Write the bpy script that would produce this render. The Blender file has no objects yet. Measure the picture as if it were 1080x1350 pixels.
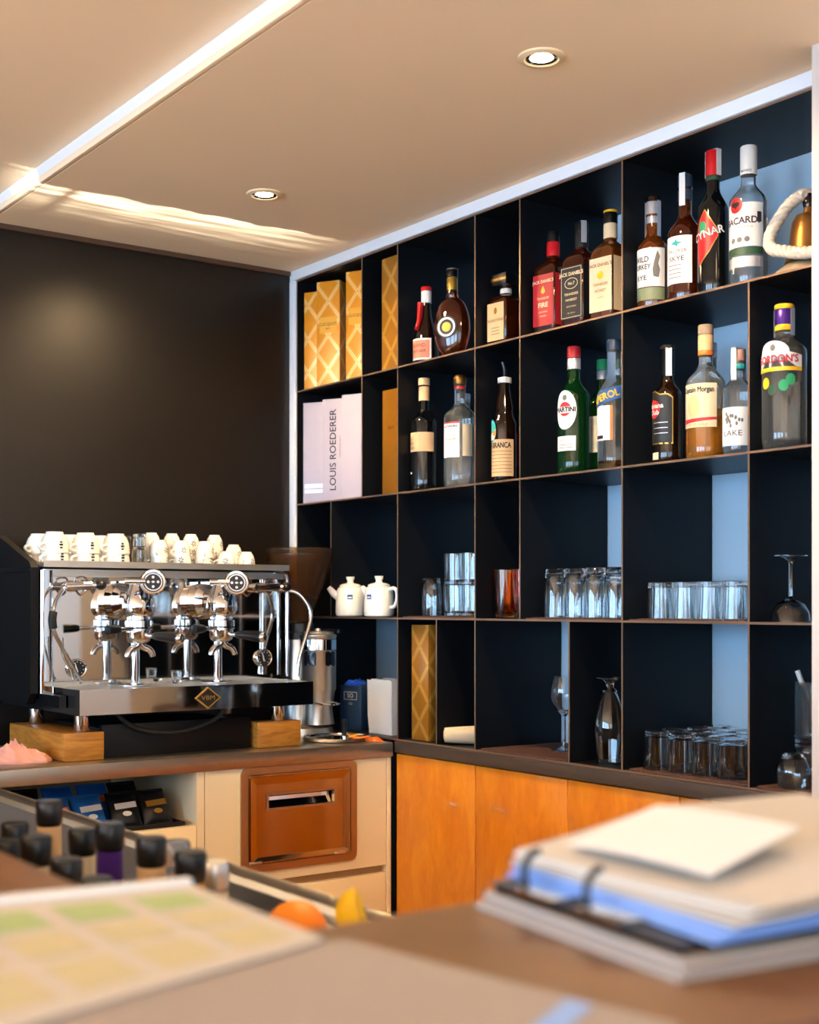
import bpy, bmesh, math, random
from mathutils import Vector, Matrix
random.seed(7)
sc = bpy.context.scene
COL = sc.collection
R = math.radians
PI = math.pi

# ------------------------------------------------------------------ camera, world, daylight, exposure
cam_data = bpy.data.cameras.new('camera')
cam = bpy.data.objects.new('camera', cam_data)
COL.objects.link(cam)
cam.location = (-2.213, -3.68, 1.287)
cam.rotation_euler = (R(90), 0, R(-35.9))
cam_data.sensor_fit = 'HORIZONTAL'
cam_data.sensor_width = 36
cam_data.lens = 36 * 1781 / 1080
cam_data.shift_y = 123 / 1080
cam_data.clip_start = 0.02
cam_data.dof.use_dof = True
cam_data.dof.focus_distance = 3.25
cam_data.dof.aperture_fstop = 5.0
sc.camera = cam

world = bpy.data.worlds.new('world')
sc.world = world
world.use_nodes = True
bg = world.node_tree.nodes['Background']
bg.inputs[0].default_value = (0.62, 0.80, 1.0, 1)
bg.inputs[1].default_value = 0.6

def area(name, loc, rot, sx, sy, power, col):
    l = bpy.data.lights.new(name, 'AREA')
    l.shape = 'RECTANGLE'; l.size = sx; l.size_y = sy; l.energy = power; l.color = col
    o = bpy.data.objects.new(name, l); COL.objects.link(o)
    o.location = loc; o.rotation_euler = rot
    return o
# daylight entering through the three street windows of the far side of the room
for i, yy in enumerate((-4.95, -3.05, -1.15)):
    area('window_daylight', (-5.93, yy, 1.45), (0, R(-90), 0), 1.5, 1.5, 66, (0.44, 0.70, 1.0))
for i, xx in enumerate((-4.6, -2.2)):
    area('window_daylight', (xx, -6.93, 1.45), (R(90), 0, 0), 1.9, 1.5, 28, (0.62, 0.80, 1.0))

sun_data = bpy.data.lights.new('sun', 'SUN'); sun_data.energy = 42; sun_data.angle = R(.6); sun_data.color = (1, .90, .76)
sun = bpy.data.objects.new('sun', sun_data); COL.objects.link(sun)
sun.location = (-9, -4, 5); sun.rotation_euler = Vector((.60, .12, -.80)).to_track_quat('-Z', 'Y').to_euler()

vs = sc.view_settings
vs.view_transform = 'Standard'
vs.look = 'None'
vs.exposure = 1.0
vs.gamma = 1.0
vs.use_curve_mapping = False
sc.cycles.use_denoising = True
sc.cycles.caustics_refractive = False
sc.cycles.caustics_reflective = False
sc.cycles.max_bounces = 14
sc.cycles.diffuse_bounces = 5
sc.cycles.glossy_bounces = 6
sc.cycles.transmission_bounces = 14
sc.cycles.transparent_max_bounces = 16
sc.cycles.sample_clamp_indirect = 6

# ------------------------------------------------------------------ materials
def lin(h):
    if not isinstance(h, str): return h
    h = h.lstrip('#'); v = [int(h[i:i+2], 16) / 255 for i in (0, 2, 4)]
    return tuple(c / 12.92 if c <= .04045 else ((c + .055) / 1.055) ** 2.4 for c in v)

def mat(name, col, rough=.5, metal=0., trans=0., ior=1.45, coat=0., noise=0., nscale=20., bump=0., emit=None, estr=0., spec=None, stretch=None, alpha=None):
    m = bpy.data.materials.new(name); m.use_nodes = True
    nt = m.node_tree; b = nt.nodes['Principled BSDF']
    c = lin(col)
    b.inputs['Base Color'].default_value = (*c, 1)
    b.inputs['Roughness'].default_value = rough
    b.inputs['Metallic'].default_value = metal
    b.inputs['Transmission Weight'].default_value = trans
    b.inputs['IOR'].default_value = ior
    b.inputs['Coat Weight'].default_value = coat
    b.inputs['Coat Roughness'].default_value = .08
    if spec is not None: b.inputs['Specular IOR Level'].default_value = spec
    if alpha is not None: b.inputs['Alpha'].default_value = alpha
    if emit:
        b.inputs['Emission Color'].default_value = (*lin(emit), 1); b.inputs['Emission Strength'].default_value = estr
    if noise or bump:
        tc = nt.nodes.new('ShaderNodeTexCoord'); mp = nt.nodes.new('ShaderNodeMapping')
        if stretch: mp.inputs['Scale'].default_value = stretch
        n = nt.nodes.new('ShaderNodeTexNoise'); n.inputs['Scale'].default_value = nscale; n.inputs['Detail'].default_value = 4
        nt.links.new(tc.outputs['Object'], mp.inputs[0]); nt.links.new(mp.outputs[0], n.inputs['Vector'])
        if noise:
            mx = nt.nodes.new('ShaderNodeMix'); mx.data_type = 'RGBA'
            mx.inputs['A'].default_value = (*[max(0, v * (1 - noise)) for v in c], 1)
            mx.inputs['B'].default_value = (*[min(1, v * (1 + noise)) for v in c], 1)
            nt.links.new(n.outputs['Fac'], mx.inputs['Factor']); nt.links.new(mx.outputs['Result'], b.inputs['Base Color'])
        if bump:
            bp = nt.nodes.new('ShaderNodeBump'); bp.inputs['Strength'].default_value = bump; bp.inputs['Distance'].default_value = .004
            nt.links.new(n.outputs['Fac'], bp.inputs['Height']); nt.links.new(bp.outputs[0], b.inputs['Normal'])
    return m

def wood(name, c1, c2, rough, stretch, scale=6., coat=0.):
    m = bpy.data.materials.new(name); m.use_nodes = True
    nt = m.node_tree; b = nt.nodes['Principled BSDF']
    tc = nt.nodes.new('ShaderNodeTexCoord'); mp = nt.nodes.new('ShaderNodeMapping'); mp.inputs['Scale'].default_value = stretch
    n1 = nt.nodes.new('ShaderNodeTexNoise'); n1.inputs['Scale'].default_value = scale; n1.inputs['Detail'].default_value = 6; n1.inputs['Distortion'].default_value = 1.6
    n2 = nt.nodes.new('ShaderNodeTexNoise'); n2.inputs['Scale'].default_value = scale * 9; n2.inputs['Detail'].default_value = 3
    nt.links.new(tc.outputs['Object'], mp.inputs[0]); nt.links.new(mp.outputs[0], n1.inputs['Vector']); nt.links.new(mp.outputs[0], n2.inputs['Vector'])
    ad = nt.nodes.new('ShaderNodeMath'); ad.operation = 'MULTIPLY_ADD'; ad.inputs[1].default_value = .25
    nt.links.new(n2.outputs['Fac'], ad.inputs[0]); nt.links.new(n1.outputs['Fac'], ad.inputs[2])
    cr = nt.nodes.new('ShaderNodeValToRGB')
    cr.color_ramp.elements[0].position = .45; cr.color_ramp.elements[0].color = (*lin(c1), 1)
    cr.color_ramp.elements[1].position = .78; cr.color_ramp.elements[1].color = (*lin(c2), 1)
    nt.links.new(ad.outputs[0], cr.inputs[0]); nt.links.new(cr.outputs[0], b.inputs['Base Color'])
    b.inputs['Roughness'].default_value = rough; b.inputs['Coat Weight'].default_value = coat
    bp = nt.nodes.new('ShaderNodeBump'); bp.inputs['Strength'].default_value = .12; bp.inputs['Distance'].default_value = .002
    nt.links.new(ad.outputs[0], bp.inputs['Height']); nt.links.new(bp.outputs[0], b.inputs['Normal'])
    return m

def smoked(name, col, fac):
    """thin smoky plastic: part clear, part glossy"""
    m = bpy.data.materials.new(name); m.use_nodes = True
    nt = m.node_tree; b = nt.nodes['Principled BSDF']; o = nt.nodes['Material Output']
    t = nt.nodes.new('ShaderNodeBsdfTransparent'); t.inputs[0].default_value = (*lin(col), 1)
    b.inputs['Base Color'].default_value = (.13, .08, .045, 1); b.inputs['Roughness'].default_value = .12
    mx = nt.nodes.new('ShaderNodeMixShader'); mx.inputs[0].default_value = fac
    nt.links.new(t.outputs[0], mx.inputs[1]); nt.links.new(b.outputs[0], mx.inputs[2]); nt.links.new(mx.outputs[0], o.inputs[0])
    return m

def lattice(name, c1, c2, c3, sx, sz):
    """printed diamond lattice for the gold gift boxes"""
    m = bpy.data.materials.new(name); m.use_nodes = True
    nt = m.node_tree; b = nt.nodes['Principled BSDF']; L = nt.links.new; N = nt.nodes.new
    tc = N('ShaderNodeTexCoord'); sp = N('ShaderNodeSeparateXYZ'); L(tc.outputs['Object'], sp.inputs[0])
    hz = N('ShaderNodeMath'); hz.operation = 'ADD'; L(sp.outputs['X'], hz.inputs[0]); L(sp.outputs['Y'], hz.inputs[1])
    def mth(op, a, bb=None, c=None):
        n = N('ShaderNodeMath'); n.operation = op
        for i, v in enumerate((a, bb, c)):
            if v is None: continue
            if isinstance(v, (int, float)): n.inputs[i].default_value = v
            else: L(v, n.inputs[i])
        return n.outputs[0]
    u = mth('MULTIPLY', hz.outputs[0], sx); v = mth('MULTIPLY', sp.outputs['Z'], sz)
    a = mth('ABSOLUTE', mth('SUBTRACT', mth('FRACT', mth('ADD', u, v)), .5))
    d = mth('ABSOLUTE', mth('SUBTRACT', mth('FRACT', mth('SUBTRACT', u, v)), .5))
    mxd = mth('MAXIMUM', a, d)
    cr = N('ShaderNodeValToRGB'); cr.color_ramp.interpolation = 'CONSTANT'
    e = cr.color_ramp.elements; e[0].position = 0; e[0].color = (*lin(c1), 1); e[1].position = .36; e[1].color = (*lin(c2), 1)
    for p, cc in ((.40, c1), (.43, c3), (.475, c2)):
        q = e.new(p); q.color = (*lin(cc), 1)
    L(mxd, cr.inputs[0]); L(cr.outputs[0], b.inputs['Base Color'])
    b.inputs['Roughness'].default_value = .34; b.inputs['Metallic'].default_value = .2
    return m

M = dict(
    ceiling=mat('ceiling_paint', '#f0dabb', .75, noise=.02, nscale=3),
    pier=mat('warm_white_pier_paint', '#cbc4be', .6),
    trimw=mat('white_trim_paint', '#d6dce4', .55),
    wallw=mat('pale_blue_wall_paint', '#a9c4d8', .7, noise=.02, nscale=4),
    wallc=mat('cream_wall_paint', '#e6d3b8', .8),
    black_panel=mat('black_wall_panel', '#17120e', .34, noise=.25, nscale=5, spec=.45),
    floor=wood('floor_boards', '#c0925e', '#e0b884', .45, (1, 12, 1), 3),
    steel_dark=mat('blackened_steel', '#0a0c10', .42, metal=0, spec=.28, noise=.2, nscale=9),
    steel_edge=mat('raw_steel_edge', '#8a6f5c', .35, metal=.6),
    ledge=mat('dark_bronze_steel', '#4a4038', .45, metal=.3),
    door=wood('orange_birch_veneer', '#c66d08', '#da8714', .36, (3, 3, 1.3), 2.6, coat=.25),
    block=wood('beech_block', '#9a5f1e', '#c98a35', .5, (1, 1, 7), 5),
    bar=wood('bar_wood', '#5c3604', '#7c4e0a', .42, (2.5, 1, 1), 3.5),
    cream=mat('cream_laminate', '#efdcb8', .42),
    cream_shade=mat('cream_laminate_shaded', '#a98f6c', .6),  # darker cream: shade of niche and grip recess put into its colour
    stainless=mat('brushed_stainless', '#b9b0a2', .34, metal=1, noise=.06, nscale=60, stretch=(1, 30, 1)),
    stain2=mat('scratched_stainless', '#c4c6ca', .38, metal=1, bump=.25, nscale=90),
    bronze=mat('reflection_tinted_steel', '#c9ae86', .12, metal=1),  # steel, with the orange wood it reflects tinted into the colour
    tinted_frame=mat('reflection_tinted_frame', '#c0a27c', .34, metal=1),  # same reflected orange tinted into the frame colour
    chrome=mat('chrome', '#dcdcde', .06, metal=1),
    mirror=mat('polished_steel', '#cfcac4', .05, metal=1),
    alu=mat('satin_aluminium', '#d2cec6', .36, metal=1),
    black=mat('black_plastic', '#0c0c0d', .32),
    blackm=mat('black_painted_metal', '#050609', .42, spec=.3),
    rubber=mat('black_rubber', '#0a0a0a', .7),
    china=mat('white_china', '#f1ecdf', .18, coat=.5),
    ink=mat('black_ink', '#141312', .6),
    greyink=mat('grey_ink', '#6a6661', .6),
    white=mat('white_paper', '#d9d7d3', .7),
    offw=mat('cream_paper', '#d6c29f', .7),
    kraft=mat('sand_paper', '#cfa97c', .7),
    red=mat('red_print', '#c2161c', .4),
    redd=mat('dark_red_print', '#b32229', .45),
    blue=mat('blue_print', '#1d4f8f', .45),
    navy=mat('navy_card', '#16304e', .5),
    yellow=mat('yellow_print', '#e8b021', .4),
    goldp=mat('gold_foil', '#c39a45', .3, metal=.7),
    green=mat('green_print', '#1e8a58', .5),
    dgreen=mat('dark_green_print', '#2c4a33', .5),
    teal=mat('teal_print', '#2f9f9a', .5),
    orangep=mat('orange_print', '#df6a1d', .5),
    purple=mat('purple_foil', '#45237f', .3, metal=.3),
    silver=mat('silver_foil', '#c9ccd3', .3, metal=.6),
    lilac=mat('lilac_grey_card', '#aaa3ad', .55),
    glass=mat('clear_glass', '#f4f9fb', 0, trans=1, ior=1.48),
    glassb=mat('clear_bottle_glass', '#e6f0f2', .0, trans=.97, ior=1.16, coat=1),
    amber=mat('amber_spirit_glass', '#b8601f', 0, trans=.86, ior=1.25, coat=1),
    ambd=mat('dark_amber_glass', '#7a300e', 0, trans=.86, ior=1.25, coat=1),
    gold_rum=mat('golden_rum_glass', '#d98a2c', 0, trans=.8, ior=1.25, coat=1),
    brownb=mat('dark_brown_bottle_glass', '#1a0d06', .05, trans=.25, ior=1.5),
    blackb=mat('black_bottle_glass', '#07080a', .06, ior=1.5),
    greenb=mat('dark_green_bottle_glass', '#0c3a16', .03, trans=.6, ior=1.45),
    orangeg=mat('orange_tinted_glass', '#ffa65a', 0, trans=1, ior=1.45),
    smoke=smoked('smoky_hopper_plastic', '#dcc19c', .20),
    window=mat('dark_doser_window', '#10131a', .1),
    coffee=mat('roasted_coffee', '#2a150a', .6, noise=.5, nscale=200, bump=.8),
    brass=mat('aged_brass', '#8a6232', .35, metal=.85, noise=.2, nscale=25),
    rope=mat('cotton_rope', '#cfc2b0', .9, noise=.15, nscale=200),
    mat_brown=mat('brown_mesh_rubber', '#5b3d31', .6, bump=.9, nscale=260, noise=.3),
    towel=mat('pink_cloth', '#d79c90', .9, noise=.1, nscale=120, bump=.3),
    orange=mat('orange_peel', '#f08a12', .45, bump=.2, nscale=300),
    lemon=mat('lemon_peel', '#efc012', .45, bump=.2, nscale=300),
    cloth_or=mat('orange_cloth', '#e0671c', .8),
    cloth_ye=mat('mustard_cloth', '#c98a2a', .85),
    bluebag=mat('blue_plastic', '#1440b0', .3),
    packblue=mat('blue_wrapper', '#1b5fae', .3, noise=.4, nscale=30),
    packblack=mat('black_wrapper', '#101014', .28, noise=.3, nscale=30),
    papergr=mat('pale_green_print', '#9db07a', .7),
    paperye=mat('pale_yellow_print', '#b9b08c', .7),
    paperw=mat('warm_white_paper', '#bdb6ac', .65, noise=.02, nscale=8),
    papergy=mat('grey_paper', '#958b86', .65, noise=.05, nscale=10),
    paperbl=mat('pale_blue_paper', '#7fa6e6', .6),
    greyboard=mat('grey_board', '#a79b90', .55),
    plastic_clear=mat('frosted_clear_plastic', '#dfe8f5', .12, trans=.85, ior=1.35),
    lampglow=mat('lamp_glow', '#ffffff', .5, emit='#ffe2b0', estr=14),
    lampring=mat('lamp_ring', '#e6cfa8', .4),
    maroon=mat('maroon_print', '#5a1414', .5),
    label_black=mat('black_label', '#111214', .5),
    gold_box=lattice('gold_lattice_card', '#d98a18', '#e59a2a', '#f2cd8c', 12.5, 9.5),
    gold_shade=lattice('shaded_gold_lattice_card', '#94621a', '#a8741f', '#c79a4a', 12.5, 9.5),  # same gold card, darkened to hold the shade of the shelf cells
    gold_plain=mat('shaded_plain_gold_card', '#8f5f17', .35, metal=.4, noise=.1, nscale=15),  # brown-gold with the shadow of the divider put into the colour
)
pane_mat = smoked('window_pane', '#f6fbff', .04)

# ------------------------------------------------------------------ mesh helpers
ORG = {}
def raw(name, V, F, m, parent=None, smooth=False, angle=35, w=False):
    """one mesh object; w=True: the vertices are world coordinates"""
    V = [Vector(v) for v in V]
    loc = Vector((0, 0, 0))
    if w:
        if parent is not None:
            o0 = ORG.get(parent.name, Vector((0, 0, 0))); V = [v - o0 for v in V]
        else:
            xs = [v.x for v in V]; ys = [v.y for v in V]; zs = [v.z for v in V]
            loc = Vector(((min(xs)+max(xs))/2, (min(ys)+max(ys))/2, min(zs))); V = [v - loc for v in V]
    me = bpy.data.meshes.new(name)
    me.from_pydata([tuple(v) for v in V], [], F)
    me.update()
    bm = bmesh.new(); bm.from_mesh(me); bmesh.ops.recalc_face_normals(bm, faces=bm.faces); bm.to_mesh(me); bm.free()
    mm = M[m] if isinstance(m, str) else m
    me.materials.append(mm)
    if smooth:
        me.polygons.foreach_set('use_smooth', [True] * len(me.polygons))
        me.set_sharp_from_angle(angle=R(angle))
    o = bpy.data.objects.new(name, me); COL.objects.link(o)
    o.location = loc
    if parent is not None:
        o.parent = parent; ORG[o.name] = ORG.get(parent.name, Vector((0, 0, 0)))
    else:
        ORG[o.name] = loc.copy()
    return o

def tag(o, label, cat=None, group=None, kind=None):
    o['label'] = label
    if cat: o['category'] = cat
    if group: o['group'] = group
    if kind: o['kind'] = kind
    return o

def thing(name, label, cat, loc=(0, 0, 0), rz=0, group=None, kind=None):
    o = bpy.data.objects.new(name, None); COL.objects.link(o)
    o.empty_display_size = .05
    o.location = loc; o.rotation_euler = (0, 0, R(rz)); ORG[o.name] = Vector(loc)
    return tag(o, label, cat, group, kind)

def dup(root, loc=None, rz=None, label=None, group=None, parent=None):
    c = root.copy(); COL.objects.link(c)
    if parent is not None: c.parent = parent
    if loc is not None: c.location = loc
    if rz is not None: c.rotation_euler = (c.rotation_euler[0], c.rotation_euler[1], R(rz))
    if label: c['label'] = label
    if group: c['group'] = group
    for ch in list(root.children): dup(ch, parent=c)
    return c

def join(*parts):
    V, F = [], []
    for v, f in parts:
        n = len(V); V += list(v); F += [tuple(i + n for i in q) for q in f]
    return V, F

def g_box(lo, hi, bevel=0., seg=2):
    bm = bmesh.new(); bmesh.ops.create_cube(bm, size=1)
    s = [hi[i] - lo[i] for i in range(3)]; c = [(hi[i] + lo[i]) / 2 for i in range(3)]
    for v in bm.verts: v.co = Vector((v.co.x*s[0]+c[0], v.co.y*s[1]+c[1], v.co.z*s[2]+c[2]))
    if bevel: bmesh.ops.bevel(bm, geom=list(bm.edges), offset=bevel, segments=seg, affect='EDGES', profile=.5)
    bm.verts.index_update()
    V = [v.co.copy() for v in bm.verts]; F = [tuple(v.index for v in f.verts) for f in bm.faces]; bm.free()
    return V, F

def g_lathe(prof, seg=32, flute=0., nfl=0):
    """revolve (r, z); radius 0 ends become poles"""
    V, F, rings = [], [], []
    for r, z in prof:
        if r < 1e-6: rings.append([len(V)]); V.append(Vector((0, 0, z)))
        else:
            rings.append(list(range(len(V), len(V) + seg)))
            for i in range(seg):
                a = 2*PI*i/seg; rr = r * (1 + flute * math.cos(nfl * a)) if flute else r
                V.append(Vector((rr*math.cos(a), rr*math.sin(a), z)))
    for A, B in zip(rings, rings[1:]):
        if len(A) == 1 and len(B) == 1: continue
        for i in range(seg):
            j = (i + 1) % seg
            if len(A) == 1: F.append((A[0], B[i], B[j]))
            elif len(B) == 1: F.append((A[i], A[j], B[0]))
            else: F.append((A[i], A[j], B[j], B[i]))
    return V, F

def g_loft(rings, seg=40):
    """superellipse rings (z, rx, ry, n), optional 5th/6th centre offset; capped"""
    V, F, idx = [], [], []
    for rg in rings:
        z, rx, ry, n = rg[:4]; ox, oy = (rg[4], rg[5]) if len(rg) > 4 else (0, 0)
        idx.append(list(range(len(V), len(V) + seg)))
        for i in range(seg):
            a = 2*PI*(i + .5)/seg; c, s = math.cos(a), math.sin(a)
            V.append(Vector((ox + rx*math.copysign(abs(c)**(2/n), c), oy + ry*math.copysign(abs(s)**(2/n), s), z)))
    for A, B in zip(idx, idx[1:]):
        for i in range(seg):
            j = (i + 1) % seg; F.append((A[i], A[j], B[j], B[i]))
    F.append(tuple(reversed(idx[0]))); F.append(tuple(idx[-1]))
    return V, F

def smooth_path(pts, n=6):
    P = [Vector(p) for p in pts]
    if len(P) < 3: return P
    out = []
    for i in range(len(P) - 1):
        p0 = P[max(0, i-1)]; p1 = P[i]; p2 = P[i+1]; p3 = P[min(len(P)-1, i+2)]
        for k in range(n):
            t = k / n
            out.append(.5*((2*p1) + (p2-p0)*t + (2*p0-5*p1+4*p2-p3)*t*t + (3*p1-p0-3*p2+p3)*t**3))
    out.append(P[-1])
    return out

def g_tube(pts, r, seg=10, n=6, closed=False):
    P = smooth_path(pts, n) if n > 1 else [Vector(p) for p in pts]
    k = len(P); rad = r if callable(r) else (lambda t: r)
    V, F = [], []
    up = Vector((0, 0, 1)); prevn = None
    for i, p in enumerate(P):
        t = (P[min(i+1, k-1)] - P[max(i-1, 0)])
        if t.length < 1e-9: t = Vector((0, 0, 1))
        t.normalize()
        if prevn is None:
            nrm = t.cross(up)
            if nrm.length < .05: nrm = t.cross(Vector((1, 0, 0)))
        else:
            nrm = prevn - t * prevn.dot(t)
            if nrm.length < .05: nrm = t.cross(Vector((1, 0, 0)))
        nrm.normalize(); prevn = nrm; b = t.cross(nrm)
        rr = rad(i / max(1, k - 1))
        for j in range(seg):
            a = 2*PI*j/seg; V.append(p + (nrm*math.cos(a) + b*math.sin(a)) * rr)
    for i in range(k - 1):
        for j in range(seg):
            q = (j + 1) % seg
            F.append((i*seg+j, i*seg+q, (i+1)*seg+q, (i+1)*seg+j))
    F.append(tuple(reversed(range(seg)))); F.append(tuple(range((k-1)*seg, k*seg)))
    return V, F

def g_cyl(p0, p1, r, seg=20, r1=None):
    r1 = r if r1 is None else r1
    return g_tube([p0, p1], lambda t: r + (r1 - r)*t, seg, 1)

def g_prism(poly, axis, a, b):
    """extrude a 2-D polygon along axis 'x','y','z' from a to b; poly in the remaining two coordinates in order"""
    def P(u, v, w): return {'x': (w, u, v), 'y': (u, w, v), 'z': (u, v, w)}[axis]
    n = len(poly); V = [Vector(P(u, v, a)) for u, v in poly] + [Vector(P(u, v, b)) for u, v in poly]
    F = [tuple(range(n)), tuple(range(2*n-1, n-1, -1))] + [(i, (i+1) % n, n+(i+1) % n, n+i) for i in range(n)]
    return V, F

def rrect(x0, x1, y0, y1, r, k=5):
    P = []
    for cx, cy, a0 in ((x1-r, y1-r, 0), (x0+r, y1-r, 90), (x0+r, y0+r, 180), (x1-r, y0+r, 270)):
        for i in range(k + 1):
            a = R(a0 + 90*i/k); P.append((cx + r*math.cos(a), cy + r*math.sin(a)))
    return P

def xf(vf, mtx):
    return [mtx @ v for v in vf[0]], vf[1]
def mv(vf, d):
    d = Vector(d); return [v + d for v in vf[0]], vf[1]

def bxo(name, lo, hi, m, parent=None, bevel=0., w=True):
    v, f = g_box(lo, hi, bevel)
    return raw(name, v, f, m, parent, smooth=bool(bevel), angle=40, w=w)
def lat(name, prof, m, parent=None, seg=32, w=False, off=(0, 0, 0), angle=40, **k):
    v, f = mv(g_lathe(prof, seg, **k), off)
    return raw(name, v, f, m, parent, smooth=True, angle=angle, w=w)
def tub(name, pts, r, m, parent=None, seg=10, n=6, w=True):
    v, f = g_tube(pts, r, seg, n)
    return raw(name, v, f, m, parent, smooth=True, angle=60, w=w)

# lettering -------------------------------------------------------------------
_txt = {}
def text_geo(s, size, xs=1.):
    key = s
    if key not in _txt:
        cu = bpy.data.curves.new('lettering', 'FONT'); cu.body = s; cu.size = 1; cu.align_x = 'CENTER'; cu.align_y = 'CENTER'; cu.resolution_u = 3
        ob = bpy.data.objects.new('lettering', cu); COL.objects.link(ob)
        bpy.context.view_layer.update()
        me = bpy.data.meshes.new_from_object(ob.evaluated_get(bpy.context.evaluated_depsgraph_get()))
        _txt[key] = ([v.co.copy() for v in me.vertices], [tuple(p.vertices) for p in me.polygons])
        bpy.data.meshes.remove(me); bpy.data.objects.remove(ob); bpy.data.curves.remove(cu)
    V, F = _txt[key]
    return [(v.x*size*xs, v.y*size) for v in V], F

def bend(P2, F, r, off):
    """flat (s, z) points onto a cylinder of radius r about the z axis, facing local -Y; r=None keeps them flat at y=-off"""
    if r is None: return [Vector((s, -off, z)) for s, z in P2], F
    return [Vector(((r+off)*math.sin(s/r), -(r+off)*math.cos(s/r), z)) for s, z in P2], F

def lettering(parent, s, size, z, m, r=None, off=.0014, x=0., xs=1., rot=0., bold=0.):
    P, F = text_geo(s, size, xs)
    if rot:
        c, sn = math.cos(R(rot)), math.sin(R(rot)); P = [(px*c-py*sn, px*sn+py*c) for px, py in P]
    offs = [(0, 0)] if not bold else [(-bold, 0), (bold, 0), (0, bold), (0, -bold)]
    parts = []
    for i, (bx, by) in enumerate(offs):
        parts.append(bend([(px+x+bx, py+z+by) for px, py in P], F, r, off + i*.00005))
    V, F2 = join(*parts)
    return raw('lettering', V, F2, m, parent)

def patch(name, parent, s0, s1, z0, z1, m, r=None, off=.0006, n=14):
    """rectangular paper label wrapped on a bottle"""
    P = []; F = []
    for i in range(n + 1):
        s = s0 + (s1 - s0)*i/n; P += [(s, z0), (s, z1)]
    F = [(2*i, 2*i+2, 2*i+3, 2*i+1) for i in range(n)]
    V, F = bend(P, F, r, off)
    return raw(name, V, F, m, parent, smooth=True)

def shape(name, parent, poly, m, r=None, off=.001):
    """polygon label (star-shaped about its centroid) wrapped on a bottle"""
    cx = sum(p[0] for p in poly)/len(poly); cy = sum(p[1] for p in poly)/len(poly)
    K = 8; P = [(cx, cy)]; n = len(poly)
    for k in range(1, K + 1):
        t = k/K; P += [(cx+(px-cx)*t, cy+(py-cy)*t) for px, py in poly]
    F = [(0, 1+i, 1+(i+1) % n) for i in range(n)]
    for k in range(K - 1):
        a = 1+k*n; b = a+n
        F += [(a+i, b+i, b+(i+1) % n, a+(i+1) % n) for i in range(n)]
    V, F = bend(P, F, r, off)
    return raw(name, V, F, m, parent, smooth=True)
def ell(cx, cy, rx, ry, n=24): return [(cx+rx*math.cos(2*PI*i/n), cy+ry*math.sin(2*PI*i/n)) for i in range(n)]
def dens(poly, k=5):
    out = []
    for (a, b), (c, d) in zip(poly, poly[1:] + poly[:1]):
        out += [(a+(c-a)*i/k, b+(d-b)*i/k) for i in range(k)]
    return out
# ------------------------------------------------------------------ room shell
CZ = 2.345          # soffit height over the bar shelves
UZ = 2.393          # main ceiling height
SX = -0.966         # edge of the soffit
def struct(o, label): return tag(o, label, None, None, 'structure')
struct(bxo('floor', (-6, -7, -.06), (.4, .1, 0), 'floor'), 'warm brown wooden floor of the bar room')
struct(bxo('wall_back', (-6, .02, 0), (.4, .12, CZ), 'black_panel'), 'black satin panelled wall behind the coffee machine')
struct(bxo('wall_right', (.305, -7, 0), (.4, .02, CZ), 'wallw'), 'pale blue wall showing behind the open steel shelves')
struct(bxo('wall_pier', (-.1, -2.75, 0), (.305, -2.057, CZ), 'pier', None, .002), 'white wall pier closing the shelf unit')
struct(bxo('ceiling_soffit', (SX, -7, CZ), (.4, .12, CZ + .16), 'ceiling'), 'lowered cream ceiling over the bar shelves')
struct(bxo('ceiling', (-6, -7, UZ), (SX - .002, .12, UZ + .11), 'ceiling'), 'cream main ceiling beyond the soffit step')
struct(bxo('trim_1', (SX - .014, -7, CZ), (SX - .001, .018, CZ + .017), 'ceiling', None, .002), 'thin cream lip along the soffit edge')
struct(bxo('trim_2', (SX - .010, -7, CZ + .0175), (SX - .001, .018, UZ - .0005), 'trimw'), 'white strip on the soffit step')
struct(bxo('trim_3', (-.006, -2.056, 2.3135), (.3, .018, CZ - .0005), 'trimw', None, .001), 'white strip between shelf unit and ceiling')
struct(bxo('trim_4', (-.006, -.012, .86), (.02, .0195, 2.313), 'trimw', None, .001), 'white upright strip in the corner beside the shelf unit')
struct(bxo('trim_5', (-6, .008, 2.330), (-.008, .0195, CZ - .001), mat('brown_cornice', '#4a3524', .5)), 'thin brown strip along the top of the black wall')
# far sides of the room, with street windows
def window_wall(name, axis, c, spans, a0, a1, label):
    """wall plane at coordinate c with openings"""
    def B(u0, u1, z0, z1):
        return g_box((c-.1, u0, z0), (c, u1, z1)) if axis == 'x' else g_box((u0, c-.1, z0), (u1, c, z1))
    parts = [B(a0, a1, 0, .65), B(a0, a1, 2.25, UZ + .1)]
    e = [a0] + [q for s in spans for q in s] + [a1]
    for i in range(0, len(e), 2): parts.append(B(e[i], e[i+1], .65, 2.25))
    v, f = join(*parts)
    struct(raw(name, v, f, 'wallc', w=True), label)
window_wall('wall_left', 'x', -6, [(-5.75, -4.15), (-3.85, -2.25), (-1.95, -.35)], -7, .12, 'cream wall with three street windows facing the shelves')
window_wall('wall_front', 'y', -7, [(-5.6, -3.6), (-3.2, -1.2)], -6, .4, 'cream wall with two street windows facing the coffee machine')
wn = 0
for (u0, u1) in ((-5.75, -4.15), (-3.85, -2.25), (-1.95, -.35)):
    wn += 1
    v, f = join(g_box((-6.08, u0, .65), (-6.02, u0+.06, 2.25)), g_box((-6.08, u1-.06, .65), (-6.02, u1, 2.25)), g_box((-6.08, u0+.06, .65), (-6.02, u1-.06, .71)), g_box((-6.08, u0+.06, 2.19), (-6.02, u1-.06, 2.25)))
    o = struct(raw(f'window_{wn}', v, f, 'trimw', w=True), 'white framed street window in the cream side wall')
    bxo('pane', (-6.055, u0+.06, .71), (-6.045, u1-.06, 2.19), pane_mat, o)
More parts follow.
